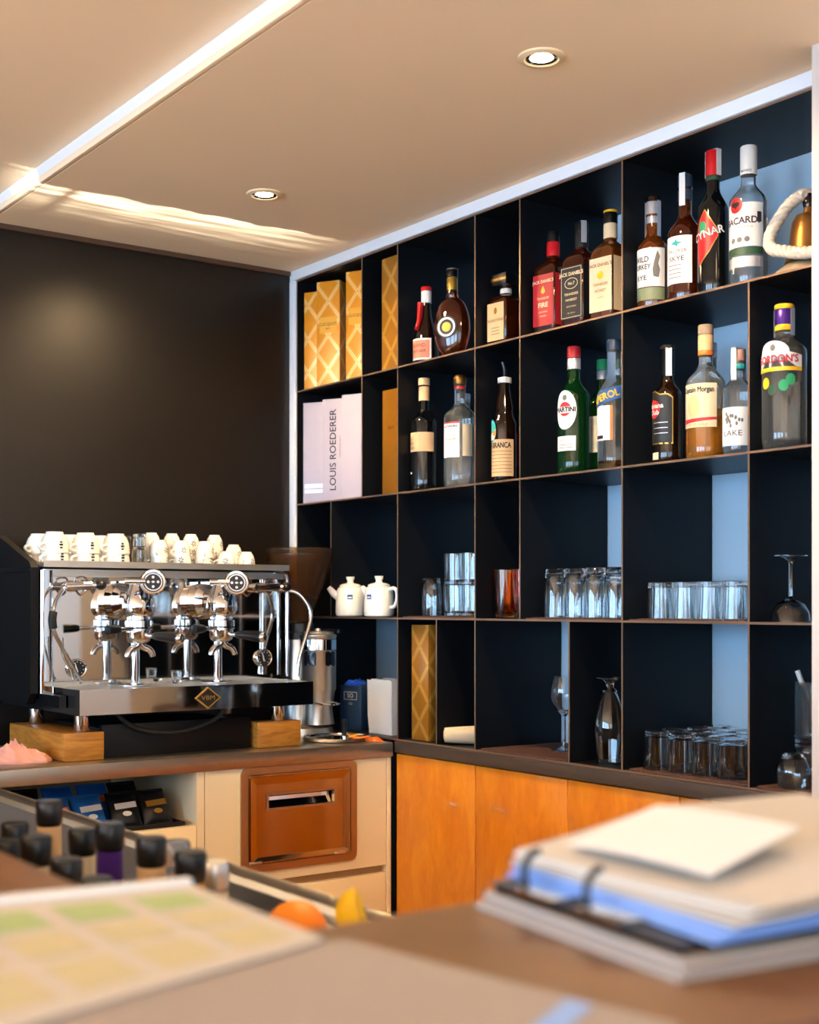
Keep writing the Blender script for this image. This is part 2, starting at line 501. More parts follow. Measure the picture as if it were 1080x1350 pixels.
for (u0, u1) in ((-5.6, -3.6), (-3.2, -1.2)):
    wn += 1
    v, f = join(g_box((u0, -7.08, .65), (u0+.06, -7.02, 2.25)), g_box((u1-.06, -7.08, .65), (u1, -7.02, 2.25)), g_box((u0+.06, -7.08, .65), (u1-.06, -7.02, .71)), g_box((u0+.06, -7.08, 2.19), (u1-.06, -7.02, 2.25)))
    o = struct(raw(f'window_{wn}', v, f, 'trimw', w=True), 'white framed street window facing the coffee machine')
    bxo('pane', (u0+.06, -7.055, .71), (u1-.06, -7.045, 2.19), pane_mat, o)

# ------------------------------------------------------------------ recessed downlights
def downlight(x, y, z, label, power=9, group='added downlights'):
    t = thing('ceiling_downlight', label, 'downlight', (x, y, z), group=group)
    lat('trim_ring', [(.030, 0), (.046, 0), (.046, -.003), (.042, -.005), (.034, -.006), (.030, -.003)], 'lampring', t)
    lat('reflector', [(.030, -.0002), (.0305, -.004), (.023, -.0022), (.0225, -.0002)], 'chrome', t)
    lat('lamp_lens', [(0, -.0025), (.0225, -.002), (.0225, -.0004), (0, -.0004)], 'lampglow', t)
    l = bpy.data.lights.new('downlight_beam', 'SPOT'); l.energy = power; l.color = (1, .68, .36); l.spot_size = R(172); l.spot_blend = 1.0; l.shadow_soft_size = .03
    o = bpy.data.objects.new('downlight_beam', l); COL.objects.link(o); o.parent = t; o.location = (0, 0, -.035)
    return t
downlight(-.478, -.647, CZ, 'round recessed ceiling downlight above the end of the steam-wand counter', 38, None)
downlight(-.478, -1.718, CZ, 'round recessed ceiling downlight above the whiskey bottles on the shelves', 38, None)
downlight(-.478, -2.79, CZ, 'unseen ceiling downlight added for light above the clipboard end of the bar', 8, None)  # out of view, added to carry the row on and give light
for q_, yy in enumerate((-1.2, -2.6, -4.0, -5.4)):  # unseen row of lamps added to fill the room with warm light
    downlight(-3.7, yy, UZ, 'unseen downlight added for light in the main ceiling, ' + ['first', 'second', 'third', 'fourth'][q_] + ' from the black wall', 7)

# ------------------------------------------------------------------ steel shelf unit
ZS = [.907, 1.25, 1.604, 1.96, 2.31]
def plate(name, lo, hi, parent):
    v, f = g_box(lo, hi)
    o = raw(name, v, f, 'steel_dark', parent, w=True)
    o.data.materials.append(M['steel_edge'])
    for p in o.data.polygons:
        if p.normal.x < -.9: p.material_index = 1
    return o
T = .0025
sh = thing('shelf_unit', 'tall open grid shelf unit of thin blackened steel plates against the pale wall', 'shelf', (.15, -1.03, .907))
Y0, Y1 = -.0135, -2.055
for z in ZS: plate('shelf_board', (0, Y1, z - T), (.302, Y0, z + T), sh)
plate('side_panel', (0, Y0 - .0055, ZS[0] + T), (.302, Y0 - .0005, ZS[4] - T), sh)
for i, ys in enumerate(([-.564, -.746, -.914, -1.275, -1.454, -1.822], [-.214, -.564, -.914, -1.094, -1.454, -1.822],
                        [-.383, -.564, -.914, -1.094, -1.454, -1.822], [-.383, -.564, -.914, -1.094, -1.454])):
    for y in ys: plate('divider', (.001, y - T, ZS[i] + T), (.302, y + T, ZS[i+1] - T), sh)
tag(bxo('ledge_worktop', (-.010, -2.055, .872), (.303, -.5635, ZS[0] - T - .0005), 'ledge', None, .0015), 'dark bronze steel ledge under the shelf unit above the orange wood cabinets', 'worktop')

# base cabinets under the shelves
ys = [-.5645, -.921, -1.275, -1.635, -2.054]
for i in range(4):
    t = thing('base_cabinet', ['orange birch cabinet under the ledge, touching the cream counter end', 'orange birch cabinet under the ledge, second from the cream counter',
              'orange birch cabinet under the ledge, third from the cream counter', 'orange birch cabinet under the ledge beside the white pier'][i], 'cabinet', (.15, (ys[i]+ys[i+1])/2, 0), group='birch base cabinets')
    bxo('carcass', (.016, ys[i+1]+.001, .09), (.303, ys[i]-.001, .8715), 'door', t)
    bxo('plinth', (.05, ys[i+1]+.001, .0005), (.303, ys[i]-.001, .09), 'black', t)
    bxo('door', (-.004, ys[i+1]+.002, .095), (.0155, ys[i]-.002, .868), 'door', t, .0012)

# ------------------------------------------------------------------ back counter
tag(bxo('counter_worktop', (-3.2, -.562, .86), (-.0125, .0075, .90), 'stainless', None, .002), 'stainless steel worktop carrying the coffee machine', 'worktop')
t = thing('counter_cabinet', 'cream counter cabinet with a built-in steel flap, reflected orange in its colour, and a drawer', 'cabinet', (-.3, -.27, 0))
bxo('carcass', (-.599, -.53, .10), (-.0125, .007, .8595), 'cream', t)
bxo('plinth', (-.599, -.48, .0005), (-.0125, .007, .10), 'black', t)
fx0, fx1, fz0, fz1 = -.478, -.150, .600, .842
def holed(x0, x1, z0, z1, hx0, hx1, hz0, hz1, y0, y1):
    return join(g_box((x0, y0, z0), (hx0, y1, z1)), g_box((hx1, y0, z0), (x1, y1, z1)), g_box((hx0, y0, z0), (hx1, y1, hz0)), g_box((hx0, y0, hz1), (hx1, y1, z1)))
v, f = holed(-.599, -.030, .555, .8585, fx0, fx1, fz0, fz1, -.551, -.531)
raw('front_panel', v, f, 'cream', t, w=True)
bxo('end_strip', (-.028, -.551, .10), (-.0125, -.531, .8585), 'cream', t, .001)
bxo('drawer_front', (-.599, -.551, .12), (-.030, -.531, .533), 'cream', t, .0015)
bxo('grip_recess', (-.599, -.5308, .533), (-.030, -.528, .555), 'cream_shade', t)
# flap
def ring(outer, inner, y0, y1):
    n = len(outer)
    V = [Vector((x, y0, z)) for x, z in outer] + [Vector((x, y0, z)) for x, z in inner] + [Vector((x, y1, z)) for x, z in outer] + [Vector((x, y1, z)) for x, z in inner]
    F = []
    for i in range(n):
        j = (i+1) % n
        F += [(i, j, n+j, n+i), (2*n+i, 3*n+i, 3*n+j, 2*n+j), (i, 2*n+i, 2*n+j, j), (n+i, n+j, 3*n+j, 3*n+i)]
    return V, F
v, f = ring(rrect(-.496, -.132, .582, .858, .020), rrect(-.476, -.152, .602, .840, .010), -.557, -.551)
raw('flap_frame', v, f, 'tinted_frame', t, w=True, smooth=True, angle=30)
v, f = holed(-.474, -.154, .604, .838, -.415, -.208, .748, .782, -.556, -.546)
d = raw('flap_door', v, f, 'bronze', t, w=True)
v, f = ring(rrect(-.470, -.158, .608, .834, .004), rrect(-.450, -.178, .620, .812, .004), -.561, -.556)
# bevelled raised edge: inner ring pulled back
V = [Vector(q) for q in v]; n = len(V)//4
for i in range(n, 2*n): V[i].y = -.5565
raw('raised_edge', V, f, 'bronze', d, w=True)
v, f = holed(-.421, -.202, .742, .788, -.415, -.208, .748, .782, -.560, -.556)
raw('slot_lip', v, f, 'tinted_frame', d, w=True)
pts = [(-.5455, .782), (-.520, .780), (-.505, .768), (-.508, .755), (-.530, .748), (-.5455, .748)]
bxo('slot_back', (-.44, -.534, .735), (-.185, -.5312, .795), 'black', d)
v, f = g_prism([(-.5445, .7485), (-.5425, .7485), (-.5355, .766), (-.5350, .776), (-.5370, .776), (-.5380, .766)], 'x', -.414, -.209)
raw('slot_scoop', v, f, 'chrome', d, w=True)
for xx in (-.455, -.19): bxo('hinge', (xx-.018, -.563, .604), (xx+.018, -.5565, .611), 'alu', d, .001)

t = thing('counter_cabinet', 'cream counter cabinet with an open niche full of snack packets', 'cabinet', (-1.25, -.27, 0))
bxo('side_panel', (-.622, -.551, .10), (-.601, .007, .8595), 'cream', t)
bxo('side_panel', (-1.92, -.551, .10), (-1.90, .007, .8595), 'cream', t)
bxo('back_panel', (-1.899, -.012, .10), (-.6225, .007, .8595), 'cream_shade', t)
bxo('niche_floor', (-1.899, -.545, .700), (-.6225, -.0125, .715), 'cream_shade', t)
for x0, x1 in ((-1.26, -.624), (-1.898, -1.263)):
    bxo('drawer_front', (x0, -.553, .12), (x1, -.533, .722), 'cream', t, .0015)
bxo('plinth', (-1.899, -.48, .0005), (-.6225, -.0125, .10), 'black', t)

# ------------------------------------------------------------------ bar counter (L-shaped, with the guests' side towards the room)
BZ = 1.06
v, f = g_prism([(-2.46, -3.56), (-.62, -3.56), (-.62, -2.868), (-1.785, -2.868), (-1.785, -.9), (-2.46, -.9)], 'z', BZ - .042, BZ)
bm = bmesh.new(); me = bpy.data.meshes.new('tmp'); me.from_pydata([tuple(q) for q in v], [], f); bm.from_mesh(me)
bmesh.ops.recalc_face_normals(bm, faces=bm.faces)
bmesh.ops.bevel(bm, geom=list(bm.edges), offset=.004, segments=2, affect='EDGES', profile=.5); bm.verts.index_update()
V = [q.co.copy() for q in bm.verts]; F = [tuple(x.index for x in q.verts) for q in bm.faces]; bm.free()
bt = thing('bar_counter', 'L-shaped brown wooden bar counter with papers lying on it', 'bar counter', (-1.9, -3.0, 0))
raw('bar_top', V, F, 'bar', bt, smooth=True, w=True)
v, f = join(g_box((-2.30, -3.40, 0.0005), (-.66, -3.37, BZ-.0425)), g_box((-2.30, -3.3695, 0.0005), (-2.27, -.95, BZ-.0425)), g_box((-1.83, -2.84, 0.0005), (-1.80, -.95, BZ-.0425)), g_box((-1.83, -2.91, 0.0005), (-.66, -2.885, BZ-.0425)))
raw('bar_panels', v, f, 'block', bt, w=True)
# ------------------------------------------------------------------ espresso machine
MX0, MX1 = -.946, -.203
em = thing('espresso_machine', 'two-group chrome espresso machine with black side panel on wooden blocks', 'coffee machine', (-.58, -.27, .97))
def E(name, vf, m, parent=None, smooth=True, angle=40):
    return raw(name, vf[0], vf[1], m, parent or em, smooth=smooth, angle=angle, w=True)
E('body', g_box((MX0+.02, -.275, 1.045), (MX1-.02, -.015, 1.375), .003), 'blackm')
E('front_panel', g_box((MX0+.038, -.281, 1.085), (MX1-.012, -.276, 1.372)), 'mirror', smooth=False)
prof = [(-.50, 1.022), (-.44, 1.018), (-.02, 1.018), (-.012, 1.47), (-.06, 1.475), (-.285, 1.398), (-.300, 1.385), (-.300, 1.085), (-.33, 1.075), (-.50, 1.066)]
sp = E('side_panel', g_prism([(-.27, 1.03), (-.012, 1.03), (-.012, 1.478), (-.05, 1.478), (-.29, 1.400), (-.305, 1.384), (-.300, 1.06)], 'x', MX0-.022, MX0-.002), 'blackm', smooth=False)
tag(sp, 'black side panel rising towards the back')
E('panel_strip', g_box((MX0-.0235, -.302, 1.372), (MX0+.004, -.012, 1.386), .002), 'blackm', sp)
E('side_panel', g_prism([(-.27, 1.03), (-.012, 1.03), (-.012, 1.40), (-.25, 1.40), (-.262, 1.385), (-.27, 1.30)], 'x', MX1-.011, MX1-.004), 'blackm', smooth=False)
E('corner_column', g_loft([(1.045, .018, .016, 4, MX0+.020, -.291), (1.378, .018, .016, 4, MX0+.020, -.291)], 32), 'chrome')
E('corner_frame', g_tube([(MX1-.045, -.305, 1.384), (MX1-.018, -.305, 1.380), (MX1-.006, -.305, 1.365), (MX1-.004, -.305, 1.30), (MX1-.004, -.305, 1.082)], .0055, 10, 6), 'chrome')
E('corner_frame', g_cyl((MX1-.075, -.287, 1.09), (MX1-.075, -.287, 1.372), .003, 10), 'chrome')
E('top_rail', g_loft([(1.362, .36, .012, 8, -.575, -.292), (1.381, .36, .012, 8, -.575, -.292)], 48), 'alu')
# cup tray with rails
tr = E('cup_tray', g_box((MX0-.001, -.335, 1.386), (MX1-.02, -.03, 1.3935), .002), 'alu')
E('tray_rim', join(g_box((MX0-.001, -.338, 1.386), (MX1-.02, -.335, 1.402)), g_box((MX1-.02, -.338, 1.386), (MX1-.017, -.03, 1.402))), 'alu', tr, smooth=False)
# drip tray
dx0, dx1, dy0, dy1, dz0, dz1 = -.925, -.252, -.520, -.300, 1.015, 1.078
E('drip_tray', join(g_box((dx0, dy0, dz0), (dx1, dy0+.006, dz1)), g_box((dx0, dy0+.006, dz0), (dx0+.006, dy1, dz1)), g_box((dx1-.006, dy0+.006, dz0), (dx1, dy1, dz1)), g_box((dx0+.006, dy0+.006, dz0), (dx1-.006, dy1, dz0+.006)), g_box((dx0, dy1, dz0), (dx1, dy1+.02, dz1+.012))), 'mirror', smooth=False)
gr = []
for i in range(44):
    x = dx0 + .014 + i*(dx1-dx0-.028)/43
    gr.append(g_box((x-.0036, dy0+.010, dz1-.007), (x+.0036, dy1-.002, dz1-.002)))
for yy in (dy0+.03, -.41, dy1-.03): gr.append(g_box((dx0+.007, yy-.002, dz1-.0105), (dx1-.007, yy+.002, dz1-.0072)))
E('drip_grate', join(*gr), 'alu', smooth=False)
E('base_frame', join(g_box((MX0, -.30, 1.018), (MX1, -.03, 1.045)), g_box((MX0, -.44, 1.030), (MX0+.018, -.30, 1.06))), 'blackm', smooth=False)
for x, y in ((-.895, -.46), (-.90, -.16), (-.33, -.46), (-.33, -.16)):
    E('foot', g_lathe([(0, 0), (.017, 0), (.019, .003), (.019, .04), (.015, .043), (.015, .0465), (0, .0465)], 20) if 0 else mv(g_lathe([(0, 0), (.017, 0), (.019, .003), (.019, .04), (.015, .043), (.015, .0465), (0, .0465)], 20), (x, y, .9705)), 'chrome')
# diamond emblem with lettering
zx, zz = -.575, 1.046
eb = E('emblem', g_prism([(zx-.034, zz), (zx, zz-.026), (zx+.034, zz), (zx, zz+.026)], 'y', dy0-.003, dy0), 'label_black', smooth=False)
E('emblem_border', ring([(zx-.037, zz), (zx, zz-.0285), (zx+.037, zz), (zx, zz+.0285)], [(zx-.032, zz), (zx, zz-.0245), (zx+.032, zz), (zx, zz+.0245)], dy0-.0035, dy0), 'goldp', eb, smooth=False)
P, F = text_geo('VBM', .0165, 1.25)
raw('lettering', [Vector((zx+a, dy0-.0042, zz+b)) for a, b in P], F, 'goldp', eb, w=True)

def group_head(x):
    y = -.385
    g = E('group_head', mv(g_lathe([(0, 1.226), (.030, 1.226), (.036, 1.230), (.036, 1.246), (.031, 1.250), (.031, 1.256), (.038, 1.262), (.043, 1.272), (.043, 1.292), (.036, 1.315), (.026, 1.335), (.022, 1.352), (0, 1.354)], 36), (x, y, 0)), 'chrome')
    E('boiler_neck', g_loft([(0, .030, .030, 2.4), (.05, .030, .034, 2.4), (.062, .048, .046, 2.4), (.107, .050, .048, 2.4)], 36) if 0 else xf(g_loft([(0, .026, .034, 2.4), (.04, .030, .036, 2.4), (.055, .046, .048, 2.4), (.098, .048, .050, 2.4)], 36), Matrix.Translation((x-.006, y+.005, 1.298)) @ Matrix.Rotation(R(-90), 4, 'X')), 'chrome', g)
    E('support_fin', g_prism([(-.455, 1.345), (-.375, 1.352), (-.29, 1.352), (-.29, 1.30), (-.35, 1.325), (-.40, 1.335)], 'x', x-.014, x+.010), 'chrome', g, smooth=False)
    # round badge on the front of the group, tilted to the barista
    mb = Matrix.Translation((x+.008, -.455, 1.347)) @ Matrix.Rotation(R(-22), 4, 'Z') @ Matrix.Rotation(R(82), 4, 'X')
    bd = E('badge', xf(g_lathe([(0, -.006), (.032, -.006), (.034, -.002), (.034, .004), (.031, .007), (.0265, .0065), (.0265, .004), (0, .004)], 40), mb), 'chrome', g)
    E('badge_face', xf(g_lathe([(0, .0052), (.0262, .0048), (.0262, .0041), (0, .0041)], 32), mb), 'label_black', bd)
    E('badge_ring', xf(g_lathe([(.0205, .0052), (.0235, .0052), (.0235, .0060), (.0205, .0060), (.0205, .0052)], 36), mb), 'silver', bd)
    E('badge_emblem', xf(join(*[mv(g_lathe([(0, .0050), (.0036, .0050), (.0036, .0062), (0, .0066)], 12), (.0125*math.cos(k*PI/2+PI/4*0+PI/2), .0125*math.sin(k*PI/2+PI/2), 0)) for k in range(4)], g_prism([(-.005, 0), (0, -.0035), (.005, 0), (0, .0035)], 'z', .0050, .0064)), mb), 'silver', bd)
    E('valve_stem', g_cyl((x-.06, -.43, 1.349), (x-.012, -.452, 1.349), .0075, 16), 'chrome', g)
    # brew lever
    lv = E('lever_arm', g_cyl((x-.026, y-.02, 1.226), (x-.075, y-.035, 1.224), .006, 14), 'chrome', g)
    E('lever_grip', g_tube([(x-.066, y-.033, 1.2245), (x-.075, y-.0355, 1.224), (x-.098, y-.043, 1.2235), (x-.108, y-.046, 1.223)], lambda t: (.007 + .0055*math.sin(min(1, t*1.3)*PI/2)) if t < .97 else .006, 16, 5), 'black', g)
    # portafilter
    p = E('portafilter', mv(g_lathe([(0, 1.186), (.022, 1.188), (.030, 1.194), (.033, 1.203), (.033, 1.222), (.037, 1.223), (.037, 1.2255), (0, 1.2255)], 36), (x, y, 0)), 'chrome')
    E('neck', g_cyl((x+.010, y-.028, 1.208), (x+.020, y-.062, 1.207), .0075, 16, .0065), 'chrome', p)
    E('handle', g_tube([(x+.018, y-.055, 1.207), (x+.022, y-.068, 1.207), (x+.032, y-.10, 1.206), (x+.043, y-.138, 1.203), (x+.0455, y-.146, 1.2025)], lambda t: .0085 + .006*min(1, t*1.6), 18, 5), 'black', p)
    E('handle_cap', g_tube([(x+.0455, y-.146, 1.2025), (x+.0475, y-.153, 1.202), (x+.0488, y-.1575, 1.2017)], lambda t: .0148*math.sqrt(max(.05, 1-t*t*.75)), 18, 5), 'chrome', p)
    for s in (-1, 1):
        E('spout', g_tube([(x, y-.004, 1.192), (x+s*.010, y-.006, 1.178), (x+s*.024, y-.008, 1.172), (x+s*.033, y-.009, 1.162), (x+s*.036, y-.009, 1.152)], lambda t: .0105 - .003*t, 14, 5), 'chrome', p)
    E('drain_column', g_cyl((x-.004, y+.012, 1.0765), (x-.004, y+.012, 1.190), .0115, 24), 'chrome')
    E('column_foot', mv(g_lathe([(0, 0), (.036, 0), (.036, .003), (.013, .005), (0, .005)], 28), (x-.018, y+.005, 1.0762)), 'chrome')
group_head(-.707)
group_head(-.463)

def gauge(x, z, r):
    g = E('gauge', xf(g_lathe([(0, 0), (r, 0), (r, .010), (r*.93, .013), (r*.82, .0115), (r*.82, .008), (0, .008)], 32), Matrix.Translation((x, -.281, z)) @ Matrix.Rotation(R(90), 4, 'X')), 'chrome')
    E('dial', xf(g_lathe([(0, .0092), (r*.81, .0092), (r*.81, .0081), (0, .0081)], 28), Matrix.Translation((x, -.281, z)) @ Matrix.Rotation(R(90), 4, 'X')), 'label_black', g)
    E('needle', g_prism([(x-r*.1, z-r*.35), (x+r*.12, z-r*.4), (x-r*.22, z+r*.6), (x-r*.28, z+r*.58)], 'y', -.2915, -.2905), 'white', g, smooth=False)
    ticks = []
    for k in range(9):
        a = R(-45 + 270*k/8); c, s = math.cos(a), math.sin(a)
        ticks.append(g_box((x+c*r*.66-.0012, -.2912, z+s*r*.66-.0012), (x+c*r*.66+.0012, -.2904, z+s*r*.66+.0012)))
    E('dial_marks', join(*ticks), 'white', g, smooth=False)
gauge(-.275, 1.136, .026)
gauge(-.838, 1.121, .026)

# steam wands with joystick valves
def wand(x, s):
    v = E('steam_valve', g_cyl((x, -.281, 1.337), (x, -.345, 1.337), .016, 20, .013), 'chrome')
    E('valve_body', g_cyl((x-.040, -.345, 1.335), (x+.030, -.345, 1.339), .011, 18, .012), 'chrome', v)
    E('valve_collar', g_tube([(x-.014, -.345, 1.357), (x, -.345, 1.361), (x+.014, -.345, 1.357), (x+.018, -.345, 1.337), (x, -.345, 1.314), (x-.018, -.345, 1.337), (x-.014, -.345, 1.357)], .003, 8, 4), 'chrome', v)
    k = E('joystick', g_cyl((x+s*.030, -.347, 1.339), (x+s*.044, -.352, 1.340), .007, 14), 'chrome', v)
    E('joystick_knob', xf(g_lathe([(0, -.014), (.009, -.012), (.013, -.004), (.013, .004), (.009, .012), (0, .014)], 18), Matrix.Translation((x+s*.052, -.355, 1.340)) @ Matrix.Rotation(R(90), 4, 'Y')), 'black', v)
    return v
v = wand(-.852, 1)
w1 = E('steam_wand', g_tube([(-.885, -.346, 1.335), (-.905, -.355, 1.325), (-.932, -.375, 1.290), (-.942, -.385, 1.255), (-.938, -.385, 1.222), (-.915, -.38, 1.18), (-.880, -.375, 1.12), (-.860, -.375, 1.088)], .0055, 12, 6), 'chrome')
E('wand_grip', g_tube([(-.9385, -.3815, 1.270), (-.9425, -.385, 1.25), (-.9400, -.385, 1.228)], .0105, 14, 5), 'rubber', w1)
E('water_pipe', g_tube([(-.905, -.352, 1.205), (-.900, -.352, 1.16), (-.880, -.352, 1.12), (-.872, -.352, 1.09)], .0045, 10, 5), 'chrome')
v = wand(-.290, 1)
w2 = E('steam_wand', g_tube([(-.262, -.346, 1.327), (-.235, -.352, 1.330), (-.205, -.37, 1.318), (-.182, -.385, 1.28), (-.180, -.39, 1.245), (-.195, -.39, 1.20), (-.215, -.388, 1.14), (-.222, -.388, 1.095)], .0055, 12, 6), 'chrome')
E('wand_tip', g_cyl((-.222, -.388, 1.096), (-.223, -.388, 1.086), .0065, 12), 'chrome', w2)
E('power_cable', g_tube([(-.81, -.478, 1.0145), (-.79, -.478, .995), (-.75, -.476, .972), (-.69, -.475, .958), (-.61, -.475, .960), (-.53, -.475, .985), (-.50, -.475, 1.0145)], .006, 10, 6), 'rubber')

# wooden blocks under the machine and the black drawer between them
tag(bxo('wooden_block', (-.952, -.485, .9005), (-.846, -.10, .970), 'block', None, .002), 'long amber wooden block under the machine beside the pink cloth', 'wooden block')
tag(bxo('wooden_block', (-.405, -.482, .9005), (-.268, -.425, .970), 'block', None, .002), 'short amber wooden block under the machine beside the grinder tray', 'wooden block')
t = thing('knock_drawer', 'black coffee-grounds drawer tucked under the coffee machine', 'drawer', (-.62, -.27, .9005))
bxo('drawer_box', (-.838, -.44, .9005), (-.415, -.12, .975), 'black', t, .002)
bxo('drawer_front', (-.84, -.458, .9005), (-.413, -.441, .985), 'blackm', t, .002)

# shot glass left on the drip tray
def tumbler(name, label, cat, r0, r1, h, loc, m='glass', inv=False, base=.008, wall=.0018, flute=0., nfl=0, seg=28, group=None, belly=0., rz=0):
    K = 6
    out = []
    for i in range(K + 1):
        t = i/K; out.append((r0 + (r1-r0)*t + belly*math.sin(t*PI), h*t))
    prof = [(0, 0), (out[0][0]*.9, 0)] + [(out[0][0], .0018)] + out[1:] + [(r1 - wall*.5, h + .0006)] + [(max(.001, r - wall), max(base + .0008, z)) for r, z in reversed(out[1:])] + [(out[0][0]*.75, base), (0, base)]
    # strictly ordered inner wall
    v, f = g_lathe(prof, seg, flute, nfl) if not flute else g_lathe(prof, max(seg, nfl*4), flute, nfl)
    if inv: v = [Vector((q.x, -q.y, h + .0006 - q.z)) for q in v]
    o = raw(name, v, f, m, smooth=True, angle=50)
    o.location = loc; o.rotation_euler = (0, 0, R(rz))
    return tag(o, label, cat, group)
tumbler('shot_glass', 'tiny empty shot glass standing on the drip tray between the groups', 'glass', .012, .016, .035, (-.585, -.36, 1.0765))

# ------------------------------------------------------------------ cups on the machine
def make_cup(name, label, cat, r, h, loc, rz, group, tilt=(0, 0)):
    t = thing(name, label, cat, loc, rz, group)
    # upside down: rim at z=0, foot at z=h
    out = [(r, 0), (r*1.0, .003), (r*.985, h*.3), (r*.93, h*.55), (r*.80, h*.78), (r*.62, h*.92), (r*.60, h*.94), (r*.60, h), (r*.52, h)]
    inn = [(r*.50, h*.96), (0, h*.96)]
    prof = [(0, h*.90), (r*.50, h*.885), (r*.73, h*.76), (r*.86, h*.54), (r*.92, h*.3), (r*.945, .002)] + out + inn
    lat('bowl', prof, 'china', t, seg=28, angle=50)
    lat_pts = [(r*.95, 0, h*.41), (r*1.15, 0, h*.42), (r*1.46, 0, h*.36), (r*1.52, 0, h*.25), (r*1.30, 0, h*.13), (r*.965, 0, h*.12)]
    v, f = g_tube(lat_pts, r*.105, 10, 5); raw('handle', v, f, 'china', t, smooth=True, angle=60)
    # printed maker's mark on the bowl wall
    if r > .03:
        for k, (w_, h_) in enumerate(((.10, .045), (.13, .06), (.09, .05))):
            shape('printed_mark', t, dens([(r*(2.75-w_), h*(.20+.13*k)), (r*(2.75+w_), h*(.20+.13*k)), (r*(2.75+w_), h*(.20+.13*k+h_*1.5)), (r*(2.75-w_), h*(.20+.13*k+h_*1.5))], 2), 'ink', r*.985, .0007)
    else:
        for k in range(6):
            a = k*1.05 + .3; shape('printed_petal', t, [(r*2.62 + r*.19*math.cos(a) + px_*math.cos(a) - py_*math.sin(a), h*.40 + r*.24*math.sin(a) + px_*math.sin(a) + py_*math.cos(a)) for px_, py_ in ell(0, 0, r*.13, r*.05, 8)], 'ink', r*.985, .0007)
    t.rotation_euler = (R(tilt[0]), R(tilt[1]), R(rz))
    return t
TZ = 1.3940
HR = -150    # direction of the handles
cap = make_cup('cappuccino_cup', 'white cappuccino cup upside down on the tray beside the side panel', 'cup', .0375, .055, (-.884, -.250, TZ), HR, 'cappuccino cups on the machine')
lowc = [(-.884, -.250), (-.798, -.250), (-.712, -.250), (-.880, -.130), (-.794, -.130), (-.708, -.130)]
CW = ['beside the black side panel', 'second from the black side panel', 'third from the black side panel']
GL = 'white cappuccino cup of the lower layer, upside down on the cup tray'
GU = 'white cappuccino cup nested upside down over another at the side-panel end'
cap['label'] = GL
for i, (x, y) in enumerate(lowc):
    lb_ = 'white cappuccino cup upside down on the tray, ' + ('front' if i < 3 else 'wall') + ' row, ' + CW[i % 3]
    c = cap if i == 0 else dup(cap, (x, y, TZ), HR + random.uniform(-5, 5), lb_)
    c['label'] = lb_
for i, (x, y) in enumerate(lowc):
    c = dup(cap, (x + random.uniform(-.0004, .0004), y, TZ + .0312), HR + random.uniform(-5, 5), 'white cappuccino cup nested over another, ' + ('front' if i < 3 else 'wall') + ' row, ' + CW[i % 3])
    c.rotation_euler[1] = R([.5, 1.2, 1.2, .5, 1, 1][i])
esp = make_cup('espresso_cup', 'x', 'cup', .0255, .046, (-.590, -.262, TZ), HR, 'espresso cups on the machine')
E1 = 'white espresso cup of the bottom layer, upside down on the cup tray'
E2 = 'white espresso cup stacked upside down on another espresso cup'
E3 = 'white espresso cup topping a three-high stack at the black wall'
front = [(-.590, -.262, 2), (-.523, -.262, 2), (-.450, -.262, 2), (-.381, -.262, 1), (-.318, -.262, 1)]
back = [(-.552, -.13, 3), (-.490, -.13, 3), (-.424, -.13, 3), (-.352, -.13, 3), (-.288, -.13, 2)]
mid = [(-.560, -.195, 2), (-.487, -.195, 2), (-.415, -.195, 2)]
first = True
ORD = ['first', 'second', 'third', 'fourth', 'fifth']
for rw, lst in (('front', front), ('middle', mid), ('wall', back)):
    for q_, (x, y, n) in enumerate(lst):
        for k in range(n):
            z = TZ + k*.0265
            rz = HR + random.uniform(-40, 40) + (20 if k else 0)
            lab = 'white espresso cup ' + ('upside down on the tray', 'stacked on one other', 'topping a three-high stack')[k] + f', {rw} row, {ORD[q_]} from the tumblers'
            if first: esp.rotation_euler = (0, 0, R(rz)); esp['label'] = lab; first = False
            else: dup(esp, (x + random.uniform(-.003, .003), y + random.uniform(-.003, .003), z), rz, lab)
for x, y in ((-.6495, -.262), (-.640, -.150)):
    tumbler('stacked_glass', 'small clear tumbler upside down between the cups, ' + ('front' if y < -.2 else 'wall') + ' row', 'glass', .018, .0215, .052, (x, y, TZ), inv=True, group='glasses on the machine')
    tumbler('stacked_glass', 'small clear tumbler standing on an inverted one, ' + ('front' if y < -.2 else 'wall') + ' row', 'glass', .0165, .0178, .034, (x, y, TZ + .0532), inv=True, group='glasses on the machine')

# ------------------------------------------------------------------ coffee grinder
gx, gy = -.106, -.206
cg = thing('coffee_grinder', 'doser coffee grinder with smoky bean hopper beside the espresso machine', 'grinder', (gx, gy, .9005))
def G(name, vf, m, parent=None, smooth=True, angle=40): return raw(name, vf[0], vf[1], m, parent or cg, smooth=smooth, angle=angle, w=True)
G('base', g_loft([(.9005, .085, .095, 3, gx, gy-.01), (.925, .082, .092, 3, gx, gy-.01), (.935, .070, .080, 3, gx, gy)], 40), 'alu')
G('motor_housing', g_loft([(.935, .062, .066, 3, gx, gy+.01), (1.10, .056, .060, 3, gx, gy+.01), (1.185, .050, .052, 2.6, gx, gy+.01)], 40), 'alu')
G('burr_collar', mv(g_lathe([(0, 1.185), (.052, 1.185), (.052, 1.205), (.044, 1.209), (.044, 1.232), (.036, 1.236), (0, 1.236)], 36), (gx, gy, 0)), 'black')
hp = G('hopper', mv(g_lathe([(.033, 1.238), (.036, 1.250), (.060, 1.310), (.090, 1.395), (.0995, 1.430), (.0995, 1.440), (.0975, 1.440), (.0965, 1.430), (.088, 1.397), (.058, 1.312), (.0335, 1.250), (.031, 1.238), (.033, 1.238)], 48), (gx, gy, 0)), 'smoke')
